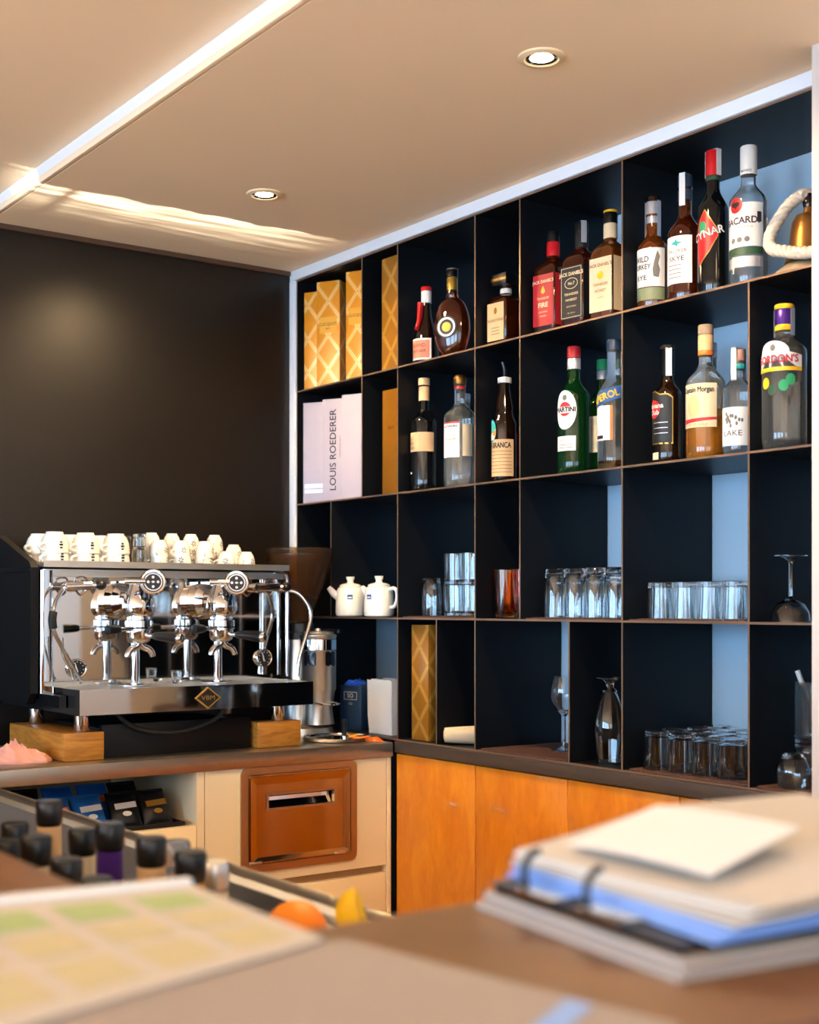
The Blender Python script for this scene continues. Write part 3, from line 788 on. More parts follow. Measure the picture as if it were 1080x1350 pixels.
G('hopper_lid', mv(g_lathe([(0, 1.4405), (.100, 1.4405), (.1015, 1.444), (.1015, 1.454), (.098, 1.457), (0, 1.459)], 48), (gx, gy, 0)), 'smoke', hp)
G('beans', mv(g_lathe([(0, 1.2385), (.0305, 1.2385), (.033, 1.251), (.054, 1.306), (.030, 1.316), (0, 1.319)], 32), (gx, gy, 0)), 'coffee', hp)
ex, ey = -.082, -.272
ds = G('doser', mv(g_lathe([(0, 1.035), (.052, 1.035), (.054, 1.038), (.054, 1.192), (.0555, 1.194), (.0555, 1.199), (.050, 1.202), (0, 1.203)], 44), (ex, ey, 0)), 'alu')
G('doser_band', mv(g_lathe([(.0545, 1.155), (.0555, 1.156), (.0555, 1.186), (.0545, 1.187)], 44), (ex, ey, 0)), 'chrome', ds)
for a0 in (-26, 45):
    # rounded dark windows following the drum
    poly = rrect(-.020, .020, 1.108, 1.152, .008, 4)
    P2 = dens(poly, 1)
    cx = 0
    V, F = [], []
    n = len(P2)
    a0r = R(a0 - 32)
    V = [Vector((ex + .0548*math.sin(a0r), ey - .0548*math.cos(a0r), 1.13))]
    for k in (.5, 1.0):
        for s, z in P2:
            a = a0r + s*k/.0545; V.append(Vector((ex + .0549*math.sin(a), ey - .0549*math.cos(a), 1.13 + (z-1.13)*k)))
    F = [(0, 1+i, 1+(i+1) % n) for i in range(n)] + [(1+i, 1+n+i, 1+n+(i+1) % n, 1+(i+1) % n) for i in range(n)]
    G('doser_window', (V, F), 'window', ds)
G('doser_lid', mv(g_lathe([(0, 1.203), (.048, 1.203), (.046, 1.208), (.010, 1.211), (.008, 1.218), (0, 1.219)], 36), (ex, ey, 0)), 'alu', ds)
G('doser_lever', g_tube([(ex+.012, ey-.01, 1.212), (ex+.045, ey-.01, 1.214), (ex+.062, ey-.01, 1.210)], .003, 8, 4), 'black', ds)
G('lever_knob', mv(g_lathe([(0, -.007), (.006, -.004), (.006, .004), (0, .007)], 12), (ex+.066, ey-.01, 1.209)), 'black', ds)
G('doser_chute', g_loft([(.935, .050, .052, 2.6, ex, ey+.01), (.985, .044, .046, 2.4, ex, ey+.008), (1.035, .050, .050, 2.2, ex, ey)], 40), 'alu', ds)
G('portafilter_fork', g_tube([(ex-.028, ey-.03, 1.000), (ex-.026, ey-.075, .998), (ex, ey-.088, .998), (ex+.026, ey-.075, .998), (ex+.028, ey-.03, 1.000)], .004, 8, 5), 'chrome', cg)
# tray in front of the grinder
lo = tag(lat('spill_tray', [(0, 0), (.088, 0), (.095, .004), (.098, .012), (.096, .012), (.092, .006), (.086, .003), (0, .003)], 'chrome', seg=48), 'round chrome tray with raised rim in front of the grinder', 'tray')
lo.location = (-.115, -.425, .9005)
t = thing('tamper', 'small black-handled tamper standing on the round chrome tray', 'tamper', (-.075, -.405, .904))
lat('tamper_base', [(0, 0), (.012, 0), (.012, .006), (.005, .010), (0, .010)], 'chrome', t, 24)
lat('handle', [(0, .010), (.006, .010), (.007, .020), (.006, .040), (.0085, .046), (.008, .053), (0, .055)], 'black', t, 20)

# cloth heaps: crumpled sheets ------------------------------------------------
def heap(name, label, cat, lx, ly, h, loc, rz, m, seed, n=26, folds=5):
    rnd = random.Random(seed); ph = [rnd.uniform(0, 6.28) for _ in range(12)]; fr = [rnd.uniform(1.5, 5) for _ in range(12)]
    V, F = [], []
    def hgt(u, v):
        e = max(0, 1 - abs(u)**4) * max(0, 1 - abs(v)**4)
        s = 0
        for k in range(4):
            q = fr[k]*1.3*u + fr[k+4]*1.3*v + ph[k]
            s += (1 - abs(math.sin(q + .6*math.sin(2.3*v + ph[k+4]))))**1.6
        return h*(.10 + e*(.22 + .36*s*(.6 + .4*math.cos(u*1.6 + ph[8]))))
    for side in (1, 0):
        for i in range(n + 1):
            for j in range(n + 1):
                u = 2*i/n - 1; v = 2*j/n - 1
                wob = 1 + .10*math.sin(3*math.atan2(v, u) + ph[9]) + .05*math.sin(7*math.atan2(v, u) + ph[10])
                k = math.sqrt(max(0, 1 - .36*min(u*u, v*v)))
                x, y = lx/2*u*wob*k, ly/2*v*wob*k
                V.append(Vector((x, y, hgt(u, v) if side else .0)))
    m1 = (n+1)*(n+1)
    for i in range(n):
        for j in range(n):
            a = i*(n+1)+j
            F.append((a, a+n+1, a+n+2, a+1)); F.append((m1+a, m1+a+1, m1+a+n+2, m1+a+n+1))
    edge = [i*(n+1) for i in range(n+1)] + [n*(n+1)+j for j in range(1, n+1)] + [i*(n+1)+n for i in range(n-1, -1, -1)] + [j for j in range(n-1, 0, -1)]
    for a, b in zip(edge, edge[1:] + edge[:1]): F.append((a, b, m1+b, m1+a))
    o = raw(name, V, F, m, smooth=True, angle=75)
    o.location = loc; o.rotation_euler = (0, 0, R(rz))
    return tag(o, label, cat)
heap('bar_towel', 'crumpled pink cloth on the steel worktop beside the wooden block', 'cloth', .13, .10, .058, (-1.035, -.42, .9005), -20, 'towel', 3)
heap('cleaning_cloth', 'bright orange cloth strip lying at the end of the steel worktop', 'cloth', .105, .035, .016, (-.052, -.49, .9005), -62, 'cloth_or', 5, 16)
heap('cleaning_cloth', 'mustard cloth lying behind the tamper at the shelf niche', 'cloth', .06, .05, .020, (-.040, -.385, .9005), 10, 'cloth_ye', 9, 16)

# ------------------------------------------------------------------ shelf niche behind the counter: bag, box, plastic
nz = ZS[0] + T + .0004
t = thing('paper_bag', 'open white paper bag with jagged rim standing in the shelf niche', 'bag', (.085, -.425, nz))
W, D, H = .050, .062, .158
V, F = [], []
rim = []
K = 10
per = []
for (ax, ay), (bx, by) in (((-W, -D), (W, -D)), ((W, -D), (W, D)), ((W, D), (-W, D)), ((-W, D), (-W, -D))):
    per += [(ax+(bx-ax)*i/K, ay+(by-ay)*i/K) for i in range(K)]
rr = random.Random(4); jag = [rr.uniform(-.004, .003) for _ in per]
for k, (sc_, z) in enumerate(((.94, 0), (1.0, .05), (1.02, None), (1.0, None), (.98, .05), (.92, .003))):
    for i, (px, py) in enumerate(per):
        zz_ = z if z is not None else H + jag[i]
        V.append(Vector((px*sc_, py*sc_, zz_)))
n = len(per)
for k in range(5):
    for i in range(n): F.append((k*n+i, k*n+(i+1) % n, (k+1)*n+(i+1) % n, (k+1)*n+i))
F.append(tuple(range(5*n, 6*n))); F.append(tuple(reversed(range(n))))
raw('bag_body', V, F, 'white', t)
t = thing('card_box', 'navy blue card box with a white outlined panel beside the paper bag', 'box', (.062, -.262, nz), -70)
bxo('box_body', (-.040, -.03, 0), (.040, .03, .135), 'navy', t, .001, w=False)
v, f = ring([(-.024, .092), (.024, .092), (.024, .116), (-.024, .116)], [(-.0225, .0935), (.0225, .0935), (.0225, .1145), (-.0225, .1145)], -.0306, -.0302)
pn = raw('printed_frame', v, f, 'white', t)
lettering(pn, 'SO', .018, .104, 'white', None, .0308)
lettering(pn, 'CO', .009, .080, 'white', None, .0308)
o = heap('plastic_wrap', 'crumpled bright blue plastic wrap lying on the navy box', 'plastic wrap', .075, .055, .030, (.062, -.262, nz + .1355), 20, 'bluebag', 21, 18)

# teapots
def teapot(label, loc, rz):
    t = thing('teapot', label, 'teapot', loc, rz, 'white teapots')
    lat('pot_body', [(0, 0), (.037, 0), (.043, .004), (.045, .014), (.044, .045), (.041, .080), (.036, .088), (.030, .090), (0, .090)], 'china', t, 36)
    l = lat('lid', [(0, .0902), (.033, .0902), (.033, .094), (.026, .098), (.011, .101), (.009, .106), (.012, .114), (.0135, .120), (0, .121)], 'china', t, 32)
    v, f = g_tube([(-.036, 0, .060), (-.050, 0, .070), (-.060, 0, .082), (-.066, 0, .088)], lambda q: .013 - .006*q, 14, 5); raw('spout', v, f, 'china', t, smooth=True, angle=60)
    v, f = g_tube([(.036, 0, .078), (.054, 0, .084), (.067, 0, .076), (.069, 0, .052), (.060, 0, .032), (.044, 0, .028)], .0055, 12, 5); raw('handle', v, f, 'china', t, smooth=True, angle=60)
    pm = shape('printed_mark', t, dens([(-.008, .052), (.008, .052), (.008, .066), (-.008, .066)], 3), 'blue', .0432, .0022)
    shape('mark_line', pm, dens([(-.006, .056), (.006, .056), (.006, .059), (-.006, .059)], 2), 'china', .0432, .0028)
    return t
teapot('white china teapot with small blue mark, its spout towards the black wall', (.036, -.268, ZS[1]+T+.0004), -35)
teapot('white china teapot with small blue mark, its handle against the shelf divider', (.042, -.412, ZS[1]+T+.0004), -75)

# ------------------------------------------------------------------ niche under the counter: tray and snack packets
t = thing('serving_tray', 'flat black tray holding the snack packets in the counter niche', 'tray', (-.86, -.38, .7155))
bxo('tray_base', (-1.12, -.530, .7155), (-.645, -.25, .720), 'black', t, .001)
v, f = join(g_box((-1.12, -.530, .7202), (-.645, -.524, .732)), g_box((-1.12, -.256, .7202), (-.645, -.25, .732)), g_box((-1.12, -.524, .7202), (-1.114, -.256, .732)), g_box((-.651, -.524, .7202), (-.645, -.256, .732)))
raw('tray_rim', v, f, 'black', t, w=True)
def packet(label, loc, rot, sx, sz, m, ink, group='snack packets in the niche'):
    t = thing('snack_packet', label, 'packet', loc, 0, group)
    rings = [(0, sx, .002, 4), (.006, sx, .002, 4), (.016, sx*.97, .012, 2.6), (sz*.5, sx*.95, .019, 2.4), (sz-.016, sx*.97, .012, 2.6), (sz-.006, sx, .002, 4), (sz, sx, .002, 4)]
    v, f = g_loft(rings, 28); b = raw('wrapper', v, f, m, t, smooth=True)
    pm = shape('printed_band', b, dens([(-sx*.7, sz*.42), (sx*.7, sz*.46), (sx*.7, sz*.62), (-sx*.7, sz*.58)], 4), ink, None, .0195)
    shape('printed_mark', b, ell(0, sz*.3, sx*.3, sz*.07, 14), ink, None, .0185)
    t.rotation_euler = tuple(R(a) for a in rot)
    return t
px = [(-1.055, -.490, 'packblack', 'white', 3), (-.965, -.492, 'packblue', 'orangep', -3), (-.875, -.490, 'packblue', 'white', 2), (-.785, -.492, 'packblack', 'white', -3), (-.698, -.490, 'packblack', 'goldp', 2),
      (-1.00, -.385, 'packblack', 'goldp', -2), (-.905, -.385, 'packblue', 'goldp', 2), (-.815, -.385, 'packblue', 'orangep', -2), (-.725, -.385, 'packblack', 'orangep', 3)]
labs = ['black snack packet with white print at the dim end of the niche', 'blue snack packet with orange print next to the black one', 'blue snack packet with white print in the middle of the niche',
        'black snack packet with white print before the blue packets', 'black snack packet with gold print by the niche side panel', 'black snack packet with gold print in the back row of the niche',
        'blue snack packet with gold print in the back row', 'blue snack packet with orange print in the back row', 'black snack packet with orange print in the back row']
for (x, y, m_, ik, a), lb in zip(px, labs):
    packet(lb, (x, y, .7218 + .0015), (-38, 0, a), .041, .105 if y < -.45 else .118, m_, ik)
# ------------------------------------------------------------------ gift boxes on the shelves
def gift_box(name, label, loc, rz, w, d, h, m, group=None):
    t = thing(name, label, 'gift box', loc, rz, group)
    bxo('box_body', (-w/2, -d/2, 0), (w/2, d/2, h), m, t, .0008, w=False)
    return t
z1, z2, z3, z4 = (q + T + .0004 for q in (ZS[3], ZS[2], ZS[1], ZS[0]))
g = gift_box('gift_box', 'narrow gold lattice gift box in the corner of the top shelf', (.045, -.056, z1), -62, .048, .060, .305, 'gold_box')
g = gift_box('gift_box', 'gold lattice champagne gift box with lettering, on the top shelf', (.064, -.134, z1), -60, .080, .080, .325, 'gold_box')
p = patch('front_print', g, -.030, .030, .165, .215, 'gold_plain', None, .0406); p.data.materials[0] = mat('gold_print_ground', '#dd9c2c', .35, metal=.3)
lettering(p, 'CLICQUOT', .0125, .192, 'ink', None, .0410)
lettering(p, 'BRUT', .006, .178, 'ink', None, .0410)
g = gift_box('gift_box', 'gold lattice champagne gift box squeezed against the first divider of the top shelf', (.066, -.298, z1), -64, .080, .080, .325, 'gold_box')
p = patch('front_print', g, -.030, .030, .165, .215, M['gold_box'], None, .0406); p.data.materials[0] = bpy.data.materials['gold_print_ground']
lettering(p, 'CLICQUOT', .0125, .192, 'ink', None, .0410)
g = gift_box('gift_box', 'gold lattice gift box with shade in its colour, in the narrow second cell of the top shelf', (.060, -.505, z1), -88, .085, .085, .325, 'gold_shade')
g = gift_box('gift_box', 'plain gold gift box with shade in its colour, beside the lilac boxes on the second shelf', (.060, -.508, z2), -88, .085, .085, .300, 'gold_plain')
lettering(g, 'BRUT', .012, .19, 'ink', None, .0429)
for i, (x, y, rz, lab) in enumerate(((.050, -.078, -62, 'pale lilac-grey champagne box with silver band, in the corner of the second shelf'),
                                     (.058, -.178, -62, 'pale lilac-grey champagne box with vertical black lettering'),
                                     (.056, -.292, -66, 'pale lilac-grey champagne box half hidden behind the first divider'))):
    g = gift_box('gift_box', lab, (x, y, z2), rz, .080, .080, .312, 'lilac')
    if i == 0:
        b = patch('silver_band', g, -.034, .036, .030, .058, 'silver', None, .0405)
        patch('band_line', b, -.034, .036, .040, .046, 'lilac', None, .0409)
    elif i == 1:
        lettering(g, 'LOUIS ROEDERER', .0310, .155, 'ink', None, .0406, x=-.002 if i == 1 else .026, rot=90, xs=1.02, bold=.0003)
        lettering(g, 'CHAMPAGNE BRUT', .0075, .165, 'greyink', None, .0406, x=.022, rot=90)
g = gift_box('gift_box', 'tall glossy gold gift box standing alone on the bottom shelf', (.060, -.640, z4), -88, .075, .075, .322, 'gold_shade')

# ------------------------------------------------------------------ bottles
def rprof(r, hb, hs, rn, hn, foot=.004, k=8, bulge=0.):
    P = [(0, .002), (r*.80, 0), (r*.93, 0), (r, foot)]
    P += [(r, hb*q/6) for q in range(1, 7)]
    for i in range(1, k + 1):
        t = i/k; w = .5 - .5*math.cos(t*PI)
        P.append((r + (rn - r)*w + bulge*math.sin(t*PI), hb + (hs - hb)*t))
    P += [(rn, (hs+hn)/2), (rn, hn), (rn+.0015, hn+.0005), (rn+.0015, hn+.006), (rn-.001, hn+.007), (0, hn+.007)]
    return P
def bottle(name, label, loc, rz, m, prof=None, rings=None, cat='bottle', seg=40):
    t = thing(name, label, cat, loc, rz)
    if prof is not None: lat('bottle_glass', prof, m, t, seg)
    else:
        v, f = g_loft(rings, 48); raw('bottle_glass', v, f, m, t, smooth=True, angle=40)
    return t
def capc(t, r, z0, z1, m, name='cap', top=None, seg=28):
    return lat(name, [(0, z0), (r, z0), (r, z1-.002), (r-.0015, z1), (0, z1)], m, t, seg)
def strip(t, r, z0, z1, m='white', a=0.):
    """tax stamp folded over the cap: two thin hanging tails"""
    V, F = join(g_box((-.007, -r-.0012, z0), (.007, -r-.0006, z1+.0016)), g_box((-.007, r+.0006, z0), (.007, r+.0012, z1+.0016)), g_box((-.007, -r-.0012, z1+.0010), (.007, r+.0012, z1+.0016)))
    c, s = math.cos(R(a)), math.sin(R(a)); V = [Vector((q.x*c-q.y*s, q.x*s+q.y*c, q.z)) for q in V]
    return raw('tax_stamp', V, F, m, t)
def two_tone(t, zc, m='glassb'):
    """empty upper part of a part-filled bottle"""
    o = [c for c in t.children if c.name.startswith('bottle_glass')][0]; o.data.materials.append(M[m])
    for p in o.data.polygons:
        if p.center.z > zc: p.material_index = 1
# --- top shelf
t = bottle('liqueur_bottle', 'squat brown liqueur bottle with red ribbon neck on the top shelf', (.062, -.618, z1), -68, 'brownb',
           prof=[(0, .002), (.030, 0), (.036, .004), (.037, .03), (.036, .07), (.031, .095), (.024, .112), (.017, .135), (.0135, .165), (.0125, .20), (.014, .201), (.014, .206), (0, .207)])
capc(t, .0145, .176, .210, 'white'); capc(t, .0150, .2102, .222, 'red', 'wax_top')
shape('ribbon', t, dens([(-.016, .10), (-.006, .10), (-.001, .175), (-.010, .175)], 5), 'red', .030, .0015)
v, f = g_tube([(-.012, -.0335, .098), (-.010, -.0265, .118), (-.008, -.0185, .140), (-.006, -.0155, .176)], .006, 8, 5); raw('ribbon_fold', v, f, 'red', t, smooth=True)
l = patch('front_label', t, -.034, .034, .012, .072, 'white', .0365, .0012)
patch('label_panel', l, -.029, .029, .017, .067, mat('salmon_print', '#c9765c', .6), .0365, .0016)
lettering(l, 'GRAND', .014, .052, 'ink', .0365, .0022, x=-.006); lettering(l, 'MARNIER', .012, .036, 'ink', .0365, .0022, x=-.006)
# round flask
t = thing('brandy_flask', 'flat oval amber brandy flask with round badge label and tall foil neck', 'bottle', (.062, -.738, z1), -62)
rings = []
for i in range(21):
    a = PI*i/20; z = .088 - .084*math.cos(a)
    rings.append((z, max(.012, .052*math.sin(a)**.85), max(.010, .030*math.sin(a)**.7), 2.1))
rings[0] = (.0, .022, .016, 2.2); rings[1] = (.006, .024, .018, 2.2)
rings = rings[:19] + [(.172, .018, .015, 2), (.182, .0155, .0145, 2), (.235, .0135, .0135, 2), (.238, .0135, .0135, 2)]
v, f = g_loft(rings, 44); raw('bottle_glass', v, f, 'ambd', t, smooth=True)
capc(t, .0152, .190, .226, 'goldp', 'neck_foil'); capc(t, .0165, .2262, .246, 'black'); capc(t, .0168, .2462, .2495, 'alu', 'cap_top')
b = lat('badge_label', [(0, 0), (.030, 0), (.030, .002), (0, .002)], 'label_black', t, 36)
b.rotation_euler = (R(90), 0, 0); b.location = (-.004, -.0285, .085)
q = lat('badge_ring', [(.021, .0021), (.026, .0021), (.026, .0027), (.021, .0027), (.021, .0021)], 'silver', b, 36)
q = lat('badge_centre', [(0, .0021), (.013, .0021), (.013, .0028), (0, .0028)], 'goldp', b, 28)
# square almond liqueur
def sq(h, hb, hs, rn, r, n=6, ry=None, hn=None):
    ry = ry or r; hn = hn or h
    return [(0, r*.94, ry*.94, n), (.004, r, ry, n), (hb*.5, r, ry, n), (hb, r, ry, n), (hb+(hs-hb)*.35, r*.94, ry*.94, n*.8), (hb+(hs-hb)*.75, (r+rn)*.5, (ry+rn)*.5, 3), (hs, rn*1.15, rn*1.15, 2.2), (hs+.006, rn, rn, 2), (hn, rn, rn, 2)]
t = bottle('amaretto_bottle', 'square amber liqueur bottle with cream label and wide flat black cap', (.070, -.958, z1), -86, 'ambd', rings=sq(.185, .115, .137, .014, .0375, 6))
capc(t, .0155, .140, .153, 'white', 'neck_band'); bxo('cap', (-.027, -.027, .160), (.027, .027, .190), 'black', t, .002, w=False)
lettering(t, 'DISARONNO', .0095, .175, 'goldp', None, .0273)
l = patch('front_label', t, -.031, .031, .014, .112, 'kraft', None, .0382, 4)
lettering(l, 'DISARONNO', .0115, .066, 'ink', None, .0386); shape('crest', l, ell(0, .091, .006, .009, 12), 'brass', None, .0386)
for k in range(3): patch('small_print', l, -.016, .016, .046-.008*k, .048-.008*k, 'greyink', None, .0386, 2)
# three square whiskeys
def whiskey(name, label, loc, rz, glass, lab_m, lines, cap_m, neck_m, ink, body_h=.150):
    t = bottle(name, label, loc, rz, glass, rings=sq(.262, .160, .192, .0145, .0370, 7, hn=.245))
    nk = capc(t, .0168, .200, .236, neck_m, 'neck_label'); capc(t, .0170, .2362, .262, cap_m)
    l = patch('front_label', t, -.034, .034, .022, .150, lab_m, None, .0376, 4)
    sl = patch('side_label', t, -.034, .034, .022, .150, lab_m, None, .0376, 4); sl.rotation_euler = (0, 0, R(90))
    for s, size, z, xs, bo in lines: lettering(l, s, size, z, ink, None, .0381, xs=xs, bold=bo)
    return t, l
t, l = whiskey('whiskey_bottle', 'square whiskey bottle with bright red label on the top shelf', (.072, -1.140, z1), -84, 'ambd', 'redd',
               [('JACK DANIEL\'S', .0105, .132, 1, .0004), ('TENNESSEE', .008, .090, 1, 0), ('FIRE', .0165, .073, 1.1, .0006), ('CINNAMON', .0055, .056, 1, 0), ('WHISKEY', .0055, .046, 1, 0)], 'black', 'red', 'offw')
shape('flame', l, [(0, .122), (-.006, .112), (-.007, .106), (0, .101), (.007, .106), (.005, .113)], 'yellow', None, .0382)
t, l = whiskey('whiskey_bottle', 'square whiskey bottle with black label and white lettering', (.072, -1.243, z1), -84, 'ambd', 'label_black',
               [('JACK DANIEL\'S', .0120, .131, .95, .0005), ('No.7', .0105, .108, 1, .0003), ('TENNESSEE', .0080, .082, 1.1, .0002), ('WHISKEY', .0080, .068, 1.1, .0002), ('SOUR MASH', .0055, .052, 1, 0), ('70cl  40% vol', .0045, .036, 1, 0)], 'black', 'label_black', 'offw')
v, f = ring(ell(0, .108, .021, .0135, 28), ell(0, .108, .0195, .012, 28), -.0384, -.0380); raw('label_oval', v, f, 'offw', l)
v, f = ring([(-.032, .025), (.032, .025), (.032, .147), (-.032, .147)], [(-.0308, .0262), (.0308, .0262), (.0308, .1458), (-.0308, .1458)], -.0384, -.0380); raw('label_border', v, f, 'offw', l)
strip(t, .0172, .21, .262, 'silver', 60)
t, l = whiskey('whiskey_bottle', 'square amber whiskey bottle with cream honey label against the third divider', (.072, -1.344, z1), -84, 'amber', 'offw',
               [('JACK DANIEL\'S', .0105, .132, 1, .0003), ('TENNESSEE', .009, .086, 1, .0002), ('HONEY', .010, .071, 1, .0002), ('WHISKEY', .005, .055, 1, 0)], 'black', 'offw', 'brass')
capc(t, .0172, .2622, .268, 'yellow', 'cap_top'); shape('label_seal', l, ell(0, .108, .010, .010, 18), 'yellow', None, .0380)
# rye
t = bottle('rye_bottle', 'stout rye whiskey bottle with pale illustrated label and cork top', (.062, -1.492, z1), -80, 'amber', prof=rprof(.0355, .140, .180, .0145, .215))
capc(t, .0158, .200, .250, 'silver', 'neck_foil'); capc(t, .0172, .2502, .262, 'brownb')
l = patch('front_label', t, -.050, .050, .050, .138, 'white', .0355, .0006, 18); M['rye_band'] = mat('moss_green_print', '#6f7a5c', .5)
lettering(l, 'WILD', .0185, .112, 'ink', .0355, .0012, x=-.008, xs=.85, bold=.0003); lettering(l, 'TURKEY', .0165, .095, 'ink', .0355, .0012, x=-.008, xs=.8, bold=.0003); lettering(l, 'RYE', .0165, .070, 'ink', .0355, .0012, x=-.008, xs=1.1, bold=.0002)
shape('printed_bird', l, [(.022, .072), (.034, .070), (.037, .088), (.033, .102), (.037, .118), (.031, .132), (.027, .120), (.023, .104), (.020, .088)], 'greyink', .0355, .0011)
patch('lower_label', t, -.050, .050, .020, .048, 'rye_band', .0355, .0006, 18)
strip(t, .0160, .17, .250, 'silver', 90)
# malt whisky
t = bottle('malt_bottle', 'amber malt whisky bottle with white label and white tax stamp', (.068, -1.585, z1), -78, 'ambd', prof=rprof(.0385, .150, .200, .0150, .255, bulge=.003))
capc(t, .0162, .232, .290, mat('cork_blue_cap', '#2b3a4a', .4), 'cap'); strip(t, .0164, .218, .290, 'white', 8)
l = patch('front_label', t, -.036, .036, .040, .146, 'white', .0385, .0006, 14)
lettering(l, 'TALISKER', .0115, .112, 'ink', .0385, .0012, xs=1); lettering(l, 'SKYE', .0150, .095, 'ink', .0385, .0012, xs=1.15, bold=.0002)
shape('printed_mark', l, [(-.016, .130), (-.004, .134), (.000, .139), (.003, .133), (.016, .131), (.004, .127), (.003, .121), (-.003, .126)], 'teal', .0385, .0012)
for k in range(4): patch('small_print', l, -.022, .012, .080-.009*k, .082-.009*k, 'greyink', .0385, .0012, 4)
# artichoke amaro
t = bottle('amaro_bottle', 'tall black amaro bottle with red diamond label and red foil cap', (.060, -1.674, z1), -74, 'blackb', prof=rprof(.0335, .185, .235, .0145, .290))
capc(t, .0162, .262, .318, 'red', 'neck_foil'); capc(t, .0163, .252, .2618, 'dgreen', 'neck_ring'); strip(t, .0165, .262, .318, 'white', 70)
l = shape('front_label', t, dens([(-.020, .060), (.006, .090), (.026, .125), (.024, .140), (-.004, .185), (-.026, .150), (-.028, .120)], 6), 'goldp', .0335, .0006)
shape('label_field', l, dens([(-.0195, .064), (.005, .0915), (.0245, .126), (.0225, .139), (-.0045, .182), (-.0248, .149), (-.0265, .121)], 6), 'red', .0335, .0010)
shape('artichoke', l, ell(-.010, .146, .010, .013, 16), 'green', .0335, .0015)
lettering(l, 'CYNAR', .0235, .131, 'ink', .0335, .0018, x=.001, xs=.95, rot=14, bold=.0012); lettering(l, 'CYNAR', .0235, .131, 'white', .0335, .0024, x=.001, xs=.95, rot=14, bold=.0004)
# white rum
t = bottle('rum_bottle', 'clear white rum bottle with white label, red roundel and white foil neck', (.070, -1.764, z1), -72, 'glassb', prof=rprof(.0400, .180, .222, .0160, .262, bulge=.004))
capc(t, .0178, .243, .305, 'white', 'neck_foil'); lettering(t, 'BACARDI', .006, .250, 'ink', .0178, .0008)
l = patch('front_label', t, -.048, .048, .083, .176, 'white', .0400, .0006, 18)
sh_ = shape('roundel', l, ell(-.013, .172, .0155, .0165, 24), 'red', .0400, .0012)
shape('printed_bat', sh_, [(-.025, .176), (-.016, .180), (-.013, .177), (-.010, .180), (-.002, .176), (-.006, .169), (-.010, .168), (-.013, .163), (-.016, .168), (-.021, .169)], 'ink', .0400, .0017)
lettering(l, 'BACARDÍ', .0200, .138, mat('rum_ink', '#3a2a36', .6), .0400, .0012, x=-.002, xs=.98, bold=.0007)
lettering(l, 'CARTA BLANCA', .0065, .124, 'greyink', .0400, .0012)
for k in range(3): shape('medal', l, ell(-.020+.016*k, .098, .006, .006, 12), 'greyink', .0400, .0012)
shape('side_crest', l, dens([(.033, .134), (.043, .134), (.043, .156), (.033, .156)], 3), 'ink', .0400, .0012)
patch('green_band', t, -.048, .048, .066, .082, 'dgreen', .0400, .0006, 18); patch('silver_band', t, -.048, .048, .040, .062, 'silver', .0400, .0006, 18)

# bell with rope
t = thing('ship_bell', 'brass bell on a wooden base wound with thick white rope', 'bell', (.105, -1.893, z1))
lat('base', [(0, 0), (.070, 0), (.074, .004), (.066, .018), (.050, .030), (0, .030)], mat('driftwood', '#8f8069', .6, noise=.3, nscale=30), t, 40)
bl = lat('bell_body', [(0, .0302), (.046, .0302), (.050, .034), (.046, .046), (.040, .070), (.037, .100), (.034, .120), (.026, .134), (.012, .139), (.010, .150), (0, .151)], 'brass', t, 44)
lat('hanger', [(0, .151), (.011, .151), (.013, .160), (.011, .176), (.006, .182), (0, .183)], 'brownb', t, 24)
def rope(name, pts, R0, r, m, parent, turns):
    P = smooth_path(pts, 10); out = []
    for k in range(3):
        pp = []
        for i, p in enumerate(P):
            tq = (P[min(i+1, len(P)-1)] - P[max(i-1, 0)]).normalized(); u = tq.cross(Vector((.3, .2, 1)).normalized()).normalized(); w = tq.cross(u)
            a = 2*PI*(turns*i/len(P) + k/3); pp.append(p + u*R0*math.cos(a) + w*R0*math.sin(a))
        out.append(g_tube(pp, r, 8, 1))
    v, f = join(*out); return raw(name, v, f, m, parent, smooth=True, angle=80)
rope('rope', [(.012, .0, .178), (-.010, .010, .176), (-.030, .030, .155), (-.050, .045, .118), (-.062, .052, .085), (-.066, .040, .062), (-.064, .005, .050), (-.066, -.030, .040), (-.062, -.062, .036), (-.050, -.085, .046), (-.040, -.10, .056)], .0065, .0072, 'rope', t, 9)
v, f = g_tube([(.016, .004, .176), (.004, .012, .184), (-.012, .010, .182), (-.016, -.002, .176)], .008, 8, 4); raw('rope_knot', v, f, 'rope', t, smooth=True)

# --- second shelf
t = bottle('wine_bottle', 'dark wine bottle with broad cream label and cream neck foil', (.062, -.6075, z2), -70, 'blackb', prof=rprof(.0375, .195, .235, .0140, .305))
capc(t, .0152, .258, .298, 'kraft', 'neck_foil'); capc(t, .0165, .302, .322, 'kraft', 'cap')
l = patch('front_label', t, -.052, .052, .112, .166, 'kraft', .0375, .0006, 18)
for k, s in enumerate(('N.2', 'VINO', 'ROSSO')): lettering(l, s, .0105, .148-.013*k, 'ink', .0375, .0012, x=-.024)
patch('lower_seal', t, -.040, -.020, .050, .056, 'white', .0375, .0006, 5)
t = bottle('grappa_bottle', 'clear grappa bottle with white label, cork and fluted base', (.070, -.762, z2), -68, 'glassb', prof=rprof(.0445, .195, .235, .0150, .278))
capc(t, .0158, .272, .282, 'red', 'neck_ring'); lat('stopper', [(0, .285), (.016, .285), (.018, .292), (.018, .302), (.013, .310), (0, .313)], M['brass'], t, 24)
l = patch('front_label', t, -.034, .022, .082, .178, 'white', .0445, .0006, 14)
patch('label_edge', l, -.034, .022, .174, .178, 'red', .0445, .0010, 14)
